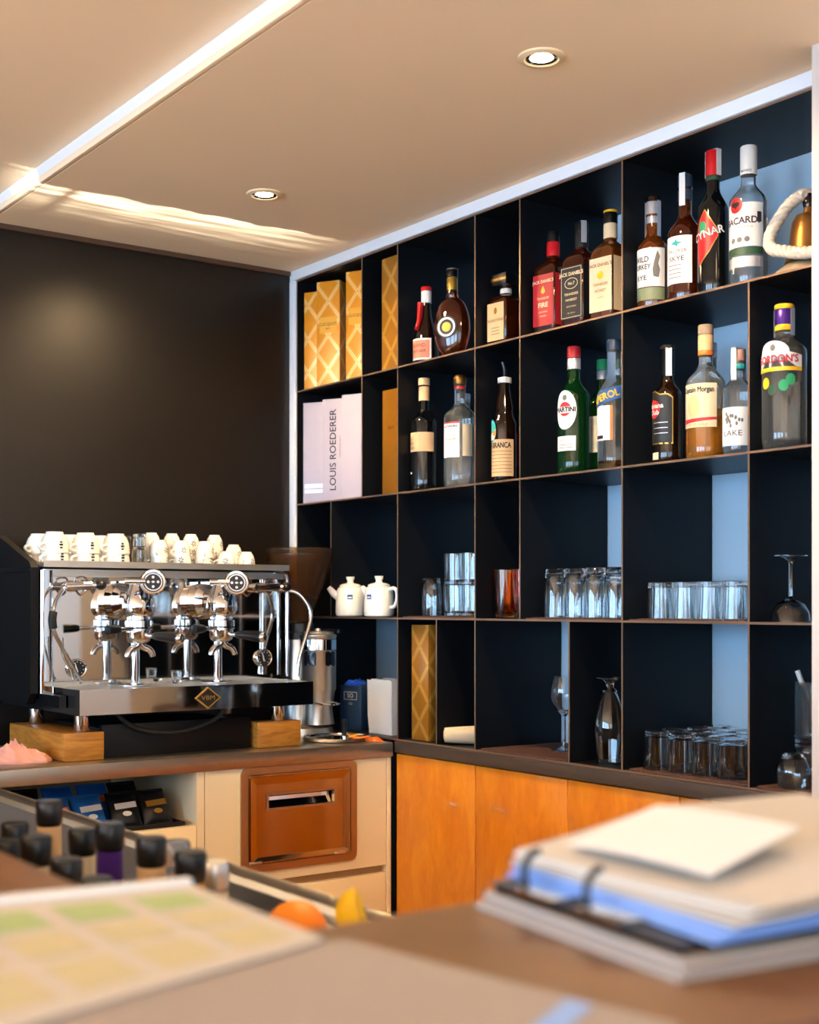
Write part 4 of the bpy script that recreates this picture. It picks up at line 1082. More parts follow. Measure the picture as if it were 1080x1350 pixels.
lettering(l, 'ALTAMURA', .0085, .166, 'ink', .0445, .0012, x=-.006, bold=.0003); lettering(l, 'GRAPPA', .0075, .142, 'greyink', .0445, .0012, x=-.006); lettering(l, 'PUGLIA', .0105, .131, 'ink', .0445, .0012, x=-.006)
patch('back_label', t, .030, .060, .085, .172, 'offw', .0445, .0006, 8)
t = bottle('vodka_bottle', 'slim clear bottle half hidden behind the grappa bottle', (.185, -.640, z2), -70, 'glassb', prof=rprof(.0340, .180, .225, .0130, .262)); capc(t, .0145, .262, .285, 'silver')
t = bottle('fernet_bottle', 'brown bitters bottle with pale label and black pourer', (.066, -.957, z2), -72, 'brownb', prof=rprof(.0335, .150, .188, .0230, .198)[:-5] + [(.0245, .192), (.0225, .205), (.0145, .245), (.0135, .268), (.015, .2685), (.015, .275), (0, .276)])
lat('pour_collar', [(0, .262), (.0180, .262), (.0180, .276), (.006, .279), (0, .279)], 'white', t, 24); v, f = g_tube([(0, 0, .279), (0, 0, .298), (-.004, -.004, .318)], .0055, 10, 4); raw('pourer', v, f, 'black', t, smooth=True)
l = patch('front_label', t, -.044, .044, .016, .112, 'kraft', .0335, .0006, 18)
lettering(l, 'FERNET-BRANCA', .0200, .096, 'ink', .0335, .0012, x=-.016, xs=.66, bold=.0005)
for k in range(7): patch('small_print', l, -.034, .038, .080-.009*k, .0815-.009*k, 'brass', .0335, .0012, 10)
e = shape('globe_label', t, ell(-.022, .135, .017, .030, 22), 'teal', .0335, .0009)
shape('label_sky', e, [(-.038, .134), (-.006, .138), (-.006, .124), (-.012, .112), (-.032, .112), (-.038, .124)], 'orangep', .0335, .0013); shape('label_snow', e, [(-.036, .125), (-.022, .130), (-.008, .122), (-.014, .111), (-.030, .111)], 'white', .0335, .0016)
t = bottle('syrup_bottle', 'red labelled bottle peeking out behind the bitters bottle', (.180, -.952, z2), -70, 'blackb', prof=rprof(.0320, .160, .200, .0130, .235)); capc(t, .0145, .235, .258, 'black')
patch('front_label', t, -.05, .05, .05, .14, 'red', .0320, .0006, 16)
t = bottle('vermouth_bottle', 'green vermouth bottle with oval white label and red disc', (.072, -1.216, z2), -70, 'greenb', prof=rprof(.0410, .190, .238, .0150, .288))
capc(t, .0165, .262, .290, 'silver', 'neck_foil'); capc(t, .0168, .2902, .318, 'redd')
l = shape('oval_label', t, ell(-.004, .158, .030, .048, 30), 'white', .0410, .0006)
shape('red_disc', l, ell(-.004, .160, .0165, .0175, 24), 'red', .0410, .0011)
patch('name_band', l, -.031, .023, .150, .166, 'white', .0410, .0014, 10); lettering(l, 'MARTINI', .0165, .158, 'ink', .0410, .0020, x=-.004, xs=.86, bold=.0007)
shape('crest', l, ell(-.004, .188, .006, .007, 12), 'greyink', .0410, .0012)
l = patch('lower_label', t, -.032, .024, .058, .094, 'white', .0410, .0006, 14); lettering(l, 'BIANCO', .008, .084, 'greyink', .0410, .0012, x=-.004)
for k in range(2): patch('small_print', l, -.024, .016, .072-.007*k, .0735-.007*k, 'greyink', .0410, .0012, 6)
t = bottle('vermouth_bottle', 'dark green bottle with green cap standing behind the vermouth and spritz bottles', (.165, -1.222, z2), -70, 'greenb', prof=rprof(.0380, .180, .225, .0145, .268))
capc(t, .0160, .245, .268, 'silver', 'neck_foil'); capc(t, .0162, .2682, .295, 'green'); l = patch('front_label', t, -.040, .040, .060, .150, 'white', .0380, .0006, 12)
t = bottle('aperitif_bottle', 'clear aperitif bottle with slanted blue label, almost empty', (.070, -1.358, z2), -76, 'glassb', prof=rprof(.0395, .178, .232, .0165, .290))
capc(t, .0185, .286, .312, 'navy')
l = shape('name_label', t, dens([(-.046, .144), (.040, .170), (.040, .200), (-.046, .178)], 8), 'blue', .0395, .0008)
lettering(l, 'APEROL', .0235, .172, 'yellow', .0395, .0016, x=-.004, xs=.92, rot=16, bold=.0008)
l2 = patch('front_label', t, -.044, .018, .070, .152, 'white', .0395, .0005, 12); patch('orange_stripe', l2, .012, .018, .070, .152, 'orangep', .0395, .0009, 3); patch('print_block', l2, -.032, -.006, .074, .082, 'ink', .0395, .0009, 5)
lat('liqueur_rest', [(0, .0005), (.030, .0005), (.0403, .004), (.0403, .022), (0, .022)], 'orangeg', t, 32)
t = bottle('dark_rum_bottle', 'black rum bottle with black gold-edged label and red disc', (.066, -1.534, z2), -78, 'brownb', prof=rprof(.0330, .155, .195, .0135, .240))
capc(t, .0152, .205, .262, 'blackm', 'neck_foil'); capc(t, .0170, .2622, .271, 'label_black'); strip(t, .0155, .20, .262, 'silver', 40)
lp = dens([(-.040, .044), (.030, .044), (.030, .150), (.018, .158), (.0, .158), (-.014, .166), (-.040, .164)], 5)
l = shape('front_label', t, lp, 'goldp', .0330, .0006); shape('label_field', l, [(-.005+(a+.005)*.95, .104+(b-.104)*.95) for a, b in lp], 'label_black', .0330, .0011)
shape('red_disc', l, ell(-.018, .124, .019, .021, 24), 'red', .0330, .0016)
lettering(l, 'Havana', .0155, .131, 'white', .0330, .0022, x=-.014, bold=.0004); lettering(l, 'Club', .0155, .116, 'white', .0330, .0022, x=-.016, bold=.0004)
for k in range(3): patch('small_print', l, -.018, .018, .092-.012*k, .0935-.012*k, 'silver', .0330, .0016, 6)
patch('lower_label', t, -.036, -.004, .010, .026, 'offw', .0330, .0006, 8)
t = bottle('spiced_rum_bottle', 'golden spiced rum bottle with large pale label and orange neck foil', (.072, -1.642, z2), -74, 'gold_rum', prof=rprof(.0430, .165, .215, .0150, .258, bulge=.003))
two_tone(t, .105); capc(t, .0168, .232, .242, 'orangep', 'neck_ring'); capc(t, .0168, .2422, .278, 'kraft', 'neck_foil'); capc(t, .0170, .2782, .300, mat('rum_cap', '#8f7a66', .5))
l = patch('front_label', t, -.046, .044, .070, .166, 'offw', .0430, .0006, 18)
lettering(l, 'Captain Morgan', .0165, .152, 'ink', .0430, .0012, x=-.001, xs=.72, bold=.0004)
shape('red_band', l, dens([(-.046, .078), (.044, .086), (.044, .092), (-.046, .088)], 8), 'redd', .0430, .0011); lettering(l, 'SPICED GOLD', .0075, .0755, 'brass', .0430, .0012)
shape('printed_panel', l, ell(-.010, .116, .016, .026, 20), 'kraft', .0430, .0010)
t = bottle('gin_bottle', 'clear bottle with silver cap hidden behind the spiced rum', (.180, -1.560, z2), -74, 'glassb', prof=rprof(.0340, .18, .225, .0140, .262)); capc(t, .0155, .25, .285, 'silver')
t = bottle('gin_bottle', 'short clear gin bottle with white floral label and black stopper', (.060, -1.745, z2), -86, 'glassb', prof=rprof(.0330, .140, .172, .0140, .198))
lat('stopper', [(0, .198), (.0155, .198), (.0155, .212), (.0145, .228), (0, .230)], mat('pink_wood', '#b98a76', .6), t, 24); strip(t, .016, .16, .230, 'white', 0); capc(t, .0156, .186, .1975, 'teal', 'neck_ring')
l = patch('front_label', t, -.030, .044, .020, .102, 'white', .0330, .0006, 14)
rf = random.Random(2)
for k in range(16): a = rf.uniform(0, 6.28); q = rf.uniform(.3, 1); shape('printed_petal', l, ell(.008+.022*q*math.cos(a), .078+.016*q*math.sin(a), .0028, .0045, 8), 'greyink', .0330, .0011)
lettering(l, 'LAKE', .0170, .046, 'ink', .0330, .0012, x=.007, xs=1.1)
t = bottle('gin_bottle', 'large clear gin bottle with yellow and purple cap and arched white label', (.050, -1.874, z2), -66, 'glassb', prof=rprof(.0455, .200, .238, .0170, .268, bulge=.002))
capc(t, .0190, .246, .258, 'yellow', 'neck_ring'); capc(t, .0190, .2582, .290, 'purple', 'neck_foil'); capc(t, .0200, .2902, .300, 'yellow'); strip(t, .0195, .235, .290, 'silver', 70)
lp = [(-.056, .158), (.050, .158), (.050, .190)] + [(-.012+.034*math.cos(R(a)), .196+.024*math.sin(R(a))) for a in range(0, 181, 15)] + [(-.056, .192)]
l = shape('front_label', t, dens(lp, 3), 'white', .0455, .0006)
lettering(l, "GORDON'S", .0215, .182, 'redd', .0455, .0012, x=-.008, xs=.88, bold=.0007); patch('yellow_band', l, -.056, .050, .158, .166, 'yellow', .0455, .0011, 18)
shape('crest', l, ell(-.012, .206, .006, .007, 12), 'greyink', .0455, .0012)
for k, (a, b, c) in enumerate(((-.030, .135, 'yellow'), (.010, .128, 'green'), (.024, .140, 'green'), (-.014, .120, 'dgreen'))): shape('printed_fruit', t, ell(a, b, .010, .012, 14), c, .0455, .0008)
t = thing('framed_card', 'white card in a thin dark frame leaning in the last cell by the pier', 'card', (.085, -1.985, z2), -66)
bxo('frame_board', (-.05, -.003, 0), (.05, .003, .14), 'label_black', t, .0008, w=False); patch('card_face', t, -.046, .046, .004, .136, 'white', None, .0035, 2)

# ------------------------------------------------------------------ glasses
def stem_glass(name, label, loc, prof_fn, inv=False, group=None, rz=0):
    prof = prof_fn(); h = max(z for r, z in prof)
    v, f = g_lathe(prof, 36)
    if inv: v = [Vector((q.x, -q.y, h - q.z)) for q in v]
    o = raw(name, v, f, 'glass', smooth=True, angle=50); o.location = loc
    return tag(o, label, 'glass', group)
def wine_prof(rb=.038, rr=.029, hb=.085, hs=.085, rf=.034):
    out = [(0, 0), (rf, 0), (rf, .0015), (rf*.5, .004), (.006, .010), (.0038, .022), (.0036, hs), (.010, hs+.008)]
    bw = [(rb*.62, hs+.020), (rb*.92, hs+hb*.38), (rb, hs+hb*.5), (rb*.93, hs+hb*.75), (rr, hs+hb)]
    inn = [(rr-.0015, hs+hb), (rb*.93-.0015, hs+hb*.75), (rb-.0016, hs+hb*.5), (rb*.92-.0017, hs+hb*.38), (rb*.60-.0015, hs+.0225), (.006, hs+.012), (0, hs+.011)]
    return out + bw + inn
def coupe_prof():
    hs = .085; rb = .041
    out = [(0, 0), (.033, 0), (.033, .0015), (.016, .004), (.006, .010), (.0036, .020), (.0036, hs), (.012, hs+.006), (.030, hs+.016), (.039, hs+.034), (rb, hs+.052)]
    inn = [(rb-.0015, hs+.052), (.0374, hs+.034), (.0285, hs+.0175), (.010, hs+.008), (0, hs+.0078)]
    return out + inn
def snifter_prof():
    hs = .030; h = .17
    out = [(0, 0), (.033, 0), (.034, .0018), (.018, .005), (.010, .014), (.009, .022), (.016, hs), (.026, hs+.03), (.036, hs+.065), (.040, hs+.095), (.037, hs+.13), (.032, hs+.165), (.0305, hs+.175)]
    inn = [(.0288, hs+.175), (.0302, hs+.165), (.0352, hs+.13), (.0382, hs+.095), (.0342, hs+.065), (.0242, hs+.03), (.012, hs+.006), (0, hs+.005)]
    return out + inn

# rubber mesh mats on shelves
def shelf_mat(label, y0, y1, z, x0=.004, x1=.29):
    v, f = g_prism(rrect(x0, x1, y0, y1, .02), 'z', z, z+.0025)
    t = thing('shelf_mat', label, 'mat', ((x0+x1)/2, (y0+y1)/2, z), 0)
    raw('mat_sheet', v, f, 'mat_brown', t, w=True)
    bars = []
    n = int((y1-y0-.03)/.012)
    for i in range(n):
        y = y0 + .018 + i*.012; bars.append(g_box((x0+.008, y-.0022, z+.0025), (x1-.01, y+.0022, z+.0042)))
    v, f = join(*bars); raw('mat_ribs', v, f, 'mat_brown', t, w=True)
shelf_mat('brown ribbed rubber mat under the wine glass on the bottom shelf', -1.268, -.922, z4)
shelf_mat('brown ribbed rubber mat under the upturned tumblers on the bottom shelf', -1.814, -1.462, z4)
shelf_mat('brown ribbed rubber mat under the jar in the last bottom cell', -2.048, -1.83, z4)
shelf_mat('brown ribbed rubber mat under the stacked glasses on the third shelf', -.906, -.572, z3)
shelf_mat('brown ribbed rubber mat under the tall beer glasses on the third shelf', -1.446, -1.102, z3)
shelf_mat('brown ribbed rubber mat under the fluted tumblers on the third shelf', -1.814, -1.462, z3)
mz = .0043
SG = ['second from the barrel glass', 'against the divider of the orange glasses', 'behind the barrel glass', 'in the wall row']
# third shelf, cell with stacked glasses
tumbler('barrel_glass', 'single clear barrel-shaped glass upside down beside the glass stacks', 'glass', .024, .029, .106, (.070, -.632, z3+mz), inv=True, belly=.004)
for k, (x, y, n) in enumerate(((.065, -.745, 2), (.060, -.818, 2), (.125, -.690, 1), (.130, -.765, 2))):
    a = tumbler('stacking_glass', 'clear stacking glass on the third-shelf mat, ' + SG[k], 'glass', .0285, .0315, .085, (x, y, z3+mz), base=.010, flute=.012, nfl=12, group='stacked glasses')
    if n == 2: tumbler('stacking_glass', 'clear stacking glass standing on another, ' + SG[k], 'glass', .0285, .0315, .085, (x, y, z3+mz+.0857), base=.010, flute=.012, nfl=12, group='stacked glasses')
for k, (x, y) in enumerate(((.060, -.968), (.125, -.955))):
    tumbler('orange_glass', ('orange tinted tall glass at the shelf edge', 'orange tinted tall glass standing behind the other orange one')[k], 'glass', .026, .0325, .126, (x, y, z3+.0002), m='orangeg', base=.012)
tumbler('orange_glass', 'orange tinted tall glass pressed against the divider', 'glass', .026, .0325, .126, (.062, -1.040, z3+.0002), m='orangeg', base=.012)
bx = [(.062, -1.160), (.062, -1.231), (.062, -1.302), (.062, -1.373), (.132, -1.142), (.132, -1.213), (.132, -1.284), (.132, -1.355), (.205, -1.16), (.205, -1.235)]
for i, (x, y) in enumerate(bx):
    tumbler('beer_glass', 'tall clear curved upside-down glass, ' + ('front' if i < 4 else 'second' if i < 8 else 'wall') + ' row, ' + ['first', 'second', 'third', 'fourth'][i % 4] + ' from the orange glasses', 'glass', .0245, .0325, .120, (x, y, z3+mz), inv=True, base=.014, belly=.0015, group='curved glasses on the third shelf')
stem_glass('wine_glass', 'wine glass upside down behind the tall beer glasses', (.235, -1.305, z3+mz), wine_prof, inv=True)
rb = [(.060, -1.520+.0), (.060, -1.592), (.060, -1.664), (.060, -1.736), (.128, -1.515), (.128, -1.587), (.128, -1.659), (.128, -1.731), (.198, -1.535), (.198, -1.607), (.198, -1.679)]
for i, (x, y) in enumerate(rb):
    tumbler('fluted_tumbler', 'low fluted upside-down tumbler, ' + ('front' if i < 4 else 'second' if i < 8 else 'wall') + ' row, ' + ['first', 'second', 'third', 'fourth'][i % 4] + ' from the beer glasses', 'glass', .0290, .0330, .082, (x, y, z3+mz), inv=True, base=.012, flute=.018, nfl=22, group='fluted tumblers on the third shelf')
stem_glass('coupe_glass', 'cocktail coupe standing upside down at the front of the last third-shelf cell', (.060, -1.882, z3+.0002), coupe_prof, inv=True)
stem_glass('coupe_glass', 'cocktail coupe standing upside down beside the white pier', (.075, -1.990, z3+.0002), coupe_prof, inv=True)
# bottom shelf
stem_glass('wine_glass', 'tall wine glass standing upright on the brown mat', (.150, -1.096, z4+mz), lambda: wine_prof(.037, .028, .105, .085, .034))
o = stem_glass('snifter_glass', 'large beer chalice standing upside down in the narrow bottom cell', (.062, -1.352, z4+.0002), snifter_prof, inv=True)
tb = [(.055+.070*i, -1.512 - .0735*j + (.012*(i % 2))) for i in range(4) for j in range(4)]
for i, (x, y) in enumerate(tb):
    tumbler('water_tumbler', 'plain upside-down tumbler on the bottom mat, ' + ['front', 'second', 'third', 'wall'][i // 4] + ' row, ' + ['first', 'second', 'third', 'fourth'][i % 4] + ' from the chalice', 'glass', .0275, .0320, .086, (x, y, z4+mz), inv=True, base=.010, group='water tumblers on the bottom shelf')
t = thing('paper_roll', 'rolled bundle of white paper with red print lying on the bottom shelf', 'paper roll', (.09, -.835, z4+.0262), 0)
v, f = g_tube([(-.082, .062, 0), (-.03, .022, 0), (.06, -.047, 0)], lambda q: .0195 + .006*min(1, q*1.5), 24, 4); raw('roll_body', v, f, 'offw', t, smooth=True)
v, f = g_tube([(-.0835, .0632, 0), (-.0815, .0615, 0)], .0125, 20, 1); raw('roll_core', v, f, 'kraft', t, smooth=True)
v, f = g_tube([(-.046, .0345, 0), (-.030, .022, 0)], lambda q: .0228 + .0008*q, 24, 1); raw('printed_band', v, f, 'redd', t, smooth=True)
t = thing('utensil_jar', 'clear glass jar holding a white-handled utensil', 'jar', (.143, -1.866, z4+mz+.0930), 0)
tj = g_lathe([(0, 0), (.030, 0), (.032, .003), (.032, .118), (.030, .118), (.030, .006), (0, .006)], 30); raw('jar_glass', tj[0], tj[1], 'glassb', t, smooth=True)
o = tag(tub('bar_spoon', [(.143, -1.872, z4+mz+.106), (.138, -1.865, z4+mz+.17), (.125, -1.848, z4+mz+.235)], .0055, 'white', None, 12, 4), 'white handled utensil standing in the glass jar', 'utensil')
tumbler('jar_stand_glass', 'straight glass upside down carrying the utensil jar', 'glass', .030, .033, .092, (.143, -1.866, z4+mz), inv=True, base=.01)
tumbler('goblet', 'round dark-shaded glass standing upside down before the jar', 'glass', .018, .028, .070, (.045, -1.900, z4+mz), inv=True, base=.01, belly=.012)

# ------------------------------------------------------------------ underbar station with bottles
t = thing('bar_station', 'stainless steel underbar bottle well behind the bar', 'bar station', (-1.53, -1.9, 0))
ya, yb = -2.835, -.95
v, f = join(g_box((-1.318, ya, .60), (-1.28, yb, .905)), g_box((-1.795, ya, .60), (-1.765, yb, .905)), g_box((-1.765, ya, .60), (-1.318, ya+.03, .905)), g_box((-1.765, yb-.03, .60), (-1.318, yb, .905)), g_box((-1.765, ya+.03, .60), (-1.318, yb-.03, .625)))
raw('well', v, f, 'stain2', t, w=True)
v, f = g_tube([(-1.280, ya, .905), (-1.280, yb, .905)], .010, 12, 1); raw('rim_roll', v, f, 'stainless', t, smooth=True, w=True)
for x in (-1.78, -1.30):
    for y in (ya+.03, yb-.03): bxo('leg', (x-.015, y-.015, .0005), (x+.015, y+.015, .60), 'stainless', t)
bxo('well_divider', (-1.7645, -2.505, .6255), (-1.3185, -2.499, .86), 'stain2', t)
def speed_bottle(label, x, y, top, capm, glass, labm, rz, r=.036, tilt=(0, 0)):
    zb = .626; H = top - zb
    t = thing('mixer_bottle', label, 'bottle', (x, y, zb), rz, 'bottles in the underbar well')
    lat('bottle_glass', rprof(r, H*.55, H*.74, .0145, H-.042), glass, t, 28)
    lat('cap', [(0, H-.034), (.0175, H-.034), (.0185, H-.030), (.0190, H-.004), (.0165, H), (0, H)], capm, t, 24)
    lat('neck_label', [(.0150, H-.085), (.0172, H-.085), (.0172, H-.036), (.0150, H-.036)], labm, t, 24)
    patch('front_label', t, -.05, .05, H*.2, H*.5, labm, r, .0007, 14)
    t.rotation_euler = (R(tilt[0]), R(tilt[1]), R(rz))
    return t
SB = [(-1.50, -1.819, 1.009, 'black', 'blackb', 'kraft', 'black-capped mixer bottle with cream neck, farthest down the well'),
      (-1.50, -1.94, .985, 'black', 'brownb', 'offw', 'black-capped mixer bottle with pale neck beside the farthest one'),
      (-1.50, -2.032, 1.005, 'black', 'blackb', 'purple', 'black-capped mixer bottle with purple neck label in the well'),
      (-1.50, -2.157, 1.004, 'black', 'brownb', 'kraft', 'black-capped brown mixer bottle with cream band in the well'),
      (-1.50, -2.262, 1.002, 'black', 'brownb', 'goldp', 'black-capped mixer bottle with gold band next to the citrus halves'),
      (-1.63, -2.018, .995, 'black', 'brownb', 'white', 'black-capped mixer bottle with white band close to the bar edge'),
      (-1.63, -2.115, 1.013, 'black', 'blackb', 'offw', 'short black-capped mixer bottle leaning on the wooden bar edge'),
      (-1.63, -2.21, 1.000, 'black', 'brownb', 'kraft', 'black-capped brown mixer bottle in the row along the bar edge'),
      (-1.63, -2.295, .992, 'black', 'blackb', 'goldp', 'black-capped mixer bottle with gold neck along the bar edge'),
      (-1.58, -2.40, .96, 'black', 'brownb', 'offw', 'low black-capped mixer bottle beside the well divider')]
SB += [(-1.572, -1.88, .992, 'black', 'brownb', 'white', 'black-capped mixer bottle with white neck standing between the two rows'),
       (-1.705, -2.068, 1.002, 'black', 'blackb', 'kraft', 'black-capped mixer bottle with tan neck wedged against the bar panel'),
       (-1.44, -2.205, .975, 'alu', 'glassb', 'offw', 'clear mixer bottle with a silver cap beside the citrus board')]
for x, y, top, c_, g_, l_, lab in SB: speed_bottle(lab, x, y, top, c_, g_, l_, -60 + random.uniform(-15, 15))
speed_bottle('clear glass mixer bottle among the black-capped ones', -1.44, -2.10, .985, 'plastic_clear', 'glassb', 'silver', -60, .026)
for i, (x, y) in enumerate(((-1.366, -2.055), (-1.366, -2.148), (-1.366, -1.96))):
    tumbler('mixing_glass', 'clear tall mixing glass along the steel rim, ' + ['second', 'first', 'third'][i] + ' from the citrus board', 'glass', .036, .042, .255, (x, y, .6255), base=.012, group='mixing glasses in the well')
t = thing('cutting_board', 'white cutting board across the well under the citrus halves', 'cutting board', (-1.5, -2.55, .905))
bxo('board', (-1.455, -2.800, .885), (-1.320, -2.250, .897), 'white', t, .003)
for y in (-2.76, -2.275): bxo('foot', (-1.45, y-.01, .6260), (-1.33, y+.01, .885), 'white', t)
def half_fruit(name, label, r, loc, rot, peel, flesh, sx=1.):
    t = thing(name, label, 'fruit', loc)
    K = 10; prof = [(0, 0)] + [(r*math.cos(R(90-90*i/K))*1.0, r - r*math.sin(R(90-90*i/K))) for i in range(1, K + 1)]
    prof = [(r*math.sin(R(90*i/K)), -r*math.cos(R(90*i/K))) for i in range(K + 1)] + [(0, 0)]
    v, f = g_lathe(prof, 28); raw('peel', v, f, peel, t, smooth=True, angle=50)
    lat('flesh', [(0, .0002), (r*.90, .0002), (r*.88, .0012), (0, .0016)], flesh, t, 28)
    t.rotation_euler = tuple(R(a) for a in rot); t.scale = (1, 1, 1)
    return t
half_fruit('orange_half', 'cut half of an orange with peel upwards on the white board', .038, (-1.384, -2.305, .8990), (180, 0, 0), 'orange', 'orange')
half_fruit('lemon_half', 'cut half of a yellow lemon standing on its side', .030, (-1.3365, -2.372, .929), (75, 0, 50), 'lemon', 'lemon')

# ------------------------------------------------------------------ papers on the bar
def sheet(name, label, cat, corners, m, t=.0008, zf=None, n=10, parent=None, kind=None, z=BZ):
    """thin bent sheet; corners in order, bilinear, zf(u,v) lifts it"""
    A, B, C_, D_ = [Vector((*c, 0)) for c in corners]; V = []; F = []
    for s in (1, 0):
        for i in range(n + 1):
            for j in range(n + 1):
                u, v = i/n, j/n; p = A*(1-u)*(1-v) + B*u*(1-v) + C_*u*v + D_*(1-u)*v
                V.append(Vector((p.x, p.y, z + (zf(u, v) if zf else 0) + (t if s else 0))))
    m1 = (n+1)**2
    for i in range(n):
        for j in range(n):
            a = i*(n+1)+j; F.append((a, a+n+1, a+n+2, a+1)); F.append((m1+a, m1+a+1, m1+a+n+2, m1+a+n+1))
    edge = [i*(n+1) for i in range(n+1)] + [n*(n+1)+j for j in range(1, n+1)] + [i*(n+1)+n for i in range(n-1, -1, -1)] + [j for j in range(n-1, 0, -1)]
    for a, b in zip(edge, edge[1:] + edge[:1]): F.append((a, b, m1+b, m1+a))
    o = raw(name, V, F, m, parent, smooth=True, angle=40, w=True)
    if parent is None: tag(o, label, cat)
    return o
# grey-white sheet lying lowest, green table sheet over it
sheet('paper_sheet', 'greyish printed sheet lying flat across the bar corner', 'paper', [(-1.712, -2.916), (-1.676, -3.165), (-2.02, -3.22), (-2.05, -2.80)], 'papergy', .0012, lambda u, v: .0003, z=BZ)
gs = thing('menu_card', 'laminated card printed with pale green table cells and a raised white edge', 'card', (-1.87, -2.83, BZ))
GA, GB, GC, GD = (-1.722, -2.697), (-1.730, -2.915), (-1.985, -2.985), (-1.985, -2.655)
sheet('card_sheet', None, None, [GA, GB, GC, GD], 'paperw', .0020, lambda u, v: .0025, parent=gs)
def gp(u, v):
    A, B, C_, D_ = [Vector((*c, 0)) for c in (GA, GB, GC, GD)]; return A*(1-u)*(1-v) + B*u*(1-v) + C_*u*v + D_*(1-u)*v
for i in range(3):
    for j in range(4):
        u0, u1 = .16 + i*.27, .16 + i*.27 + .215; v0, v1 = .06 + j*.235, .06 + j*.235 + .175
        q = [gp(u0, v0), gp(u1, v0), gp(u1, v1), gp(u0, v1)]
        raw('printed_cell', [Vector((p.x, p.y, BZ + .0049)) for p in q], [(0, 1, 2, 3)], 'papergr' if i == 0 else 'paperye', gs, w=True)
e0, e1 = gp(.0, 0), gp(.0, 1); e2, e3 = gp(.05, 1), gp(.05, 0)
v, f = g_prism([(e0.x, e0.y), (e1.x, e1.y), (e2.x, e2.y), (e3.x, e3.y)], 'z', BZ + .0046, BZ + .009); raw('clamp_bar', v, f, 'white', gs, w=True)
sheet('paper_sheet', 'greyish white sheet with a blue stripe lying at the front corner of the bar', 'paper', [(-1.712, -2.945), (-1.672, -3.180), (-1.84, -3.26), (-1.93, -3.02)], 'papergy', .0010, lambda u, v: .0018, z=BZ)
o = raw('blue_stripe', [Vector((x, y, BZ+.0032)) for x, y in ((-1.690, -3.110), (-1.686, -3.128), (-1.80, -3.19), (-1.805, -3.172))], [(0, 1, 2, 3)], 'paperbl', bpy.data.objects['paper_sheet.001'], w=True)
# clipboard stack
K0 = Vector((-1.578, -2.888, 0)); K1 = Vector((-1.607, -3.118, 0)); dirb = (K1 - K0).normalized(); dirl = Vector((-dirb.y, dirb.x, 0)); dirl = dirl if dirl.x > 0 else -dirl
def kp(a, b): p = K0 + dirb*a + dirl*b; return (p.x, p.y)
WB = (K1 - K0).length
for k, (a0, a1, b0, b1, m_, th) in enumerate(((0, WB, 0, .33, 'greyboard', .004), (.004, WB+.002, .004, .335, 'papergy', .004), (.002, WB-.004, .006, .33, 'greyboard', .004))):
    v, f = g_prism([kp(a0, b0), kp(a1, b0), kp(a1, b1), kp(a0, b1)], 'z', BZ + .0002 + k*.0042, BZ + k*.0042 + .0042)
    tag(raw('writing_pad', v, f, m_, w=True), ['grey cardboard writing pad at the bottom of the clipboard stack', 'pale grey pad lying second in the clipboard stack', 'grey pad lying directly under the black clipboard'][k], 'pad')
cz = BZ + .0130
t = thing('clipboard', 'black clipboard with two shiny metal clips holding blue and white papers', 'clipboard', (K0.x, K0.y, cz))
v, f = g_prism([kp(.010, .010), kp(WB-.010, .010), kp(WB-.010, .325), kp(.010, .325)], 'z', cz, cz+.006); raw('board', v, f, 'black', t, w=True)
for a in (.045, .120):
    v, f = join(g_prism([kp(a, .004), kp(a+.050, .004), kp(a+.050, .024), kp(a, .024)], 'z', cz+.0062, cz+.0105)); raw('metal_clip', v, f, 'chrome', t, w=True)
    v, f = g_tube([(*kp(a+.006, b_), cz+z_) for b_, z_ in ((.010, .0105), (.010, .026), (.016, .034), (.0225, .036))], .0028, 8, 4); raw('clip_lever', v, f, 'black', t, smooth=True, w=True)
v, f = g_prism([kp(.004, .008), kp(.020, .008), kp(.020, .30), kp(.004, .30)], 'z', cz+.0061, cz+.0066); raw('binder_edge', v, f, 'navy', t, w=True)
rp = random.Random(11)
pl = ['pale blue sheet lowest in the fanned clipboard papers', 'blue sheet in the clipboard papers', 'blue-edged sheet in the middle of the clipboard papers', 'white sheet above the blue ones on the clipboard', 'warm white sheet near the top of the clipboard papers', 'white sheet curling up at the back of the clipboard', 'white sheet on top of the fanned clipboard papers']
for k in range(7):
    a0, a1 = .000 + rp.uniform(-.006, .006), WB - .004 + rp.uniform(-.004, .014)
    b0 = .027 + k*.002
    base = .0072 + k*.0027
    lift = .006 + .0028*k
    zf = (lambda base, lift, k: (lambda u, v: base + lift*min(1, v*2.2)**1.2*(1 - .5*u) + .0012*(1+math.sin(u*4+.4*k))))(base, lift, k)
    sheet('paper_sheet', pl[k], 'paper', [kp(a0, b0), kp(a1, b0+.004*k), kp(a1+.004, b0+.30), kp(a0-.002, b0+.30)], 'paperbl' if k < 3 else ('white' if k == 5 else 'paperw'), .0014, zf, z=cz)
# loose receipts on top
zf = lambda u, v: .034 + .020*v + .002*math.sin(3*u)
sheet('receipt', 'small white receipt slip lying crosswise on the clipboard papers', 'receipt', [kp(.030, .062), kp(.175, .075), kp(.150, .18), kp(.015, .16)], 'white', .0008, zf, z=cz)
# magazine corner
v, f = g_prism([(-1.664, -3.222), (-1.600, -3.232), (-1.61, -3.40), (-1.78, -3.38)], 'z', BZ + .0002, BZ + .008)
mg = tag(raw('magazine', v, f, 'label_black', w=True), 'dark magazine with a maroon cover at the bar edge', 'magazine')
raw('cover_print', [Vector((x, y, BZ+.0085)) for x, y in ((-1.650, -3.228), (-1.612, -3.236), (-1.615, -3.30), (-1.68, -3.29))], [(0, 1, 2, 3)], 'maroon', mg, w=True)

# ------------------------------------------------------------------ added unseen lamp with a streak pattern stands in for sun reflected onto the ceiling

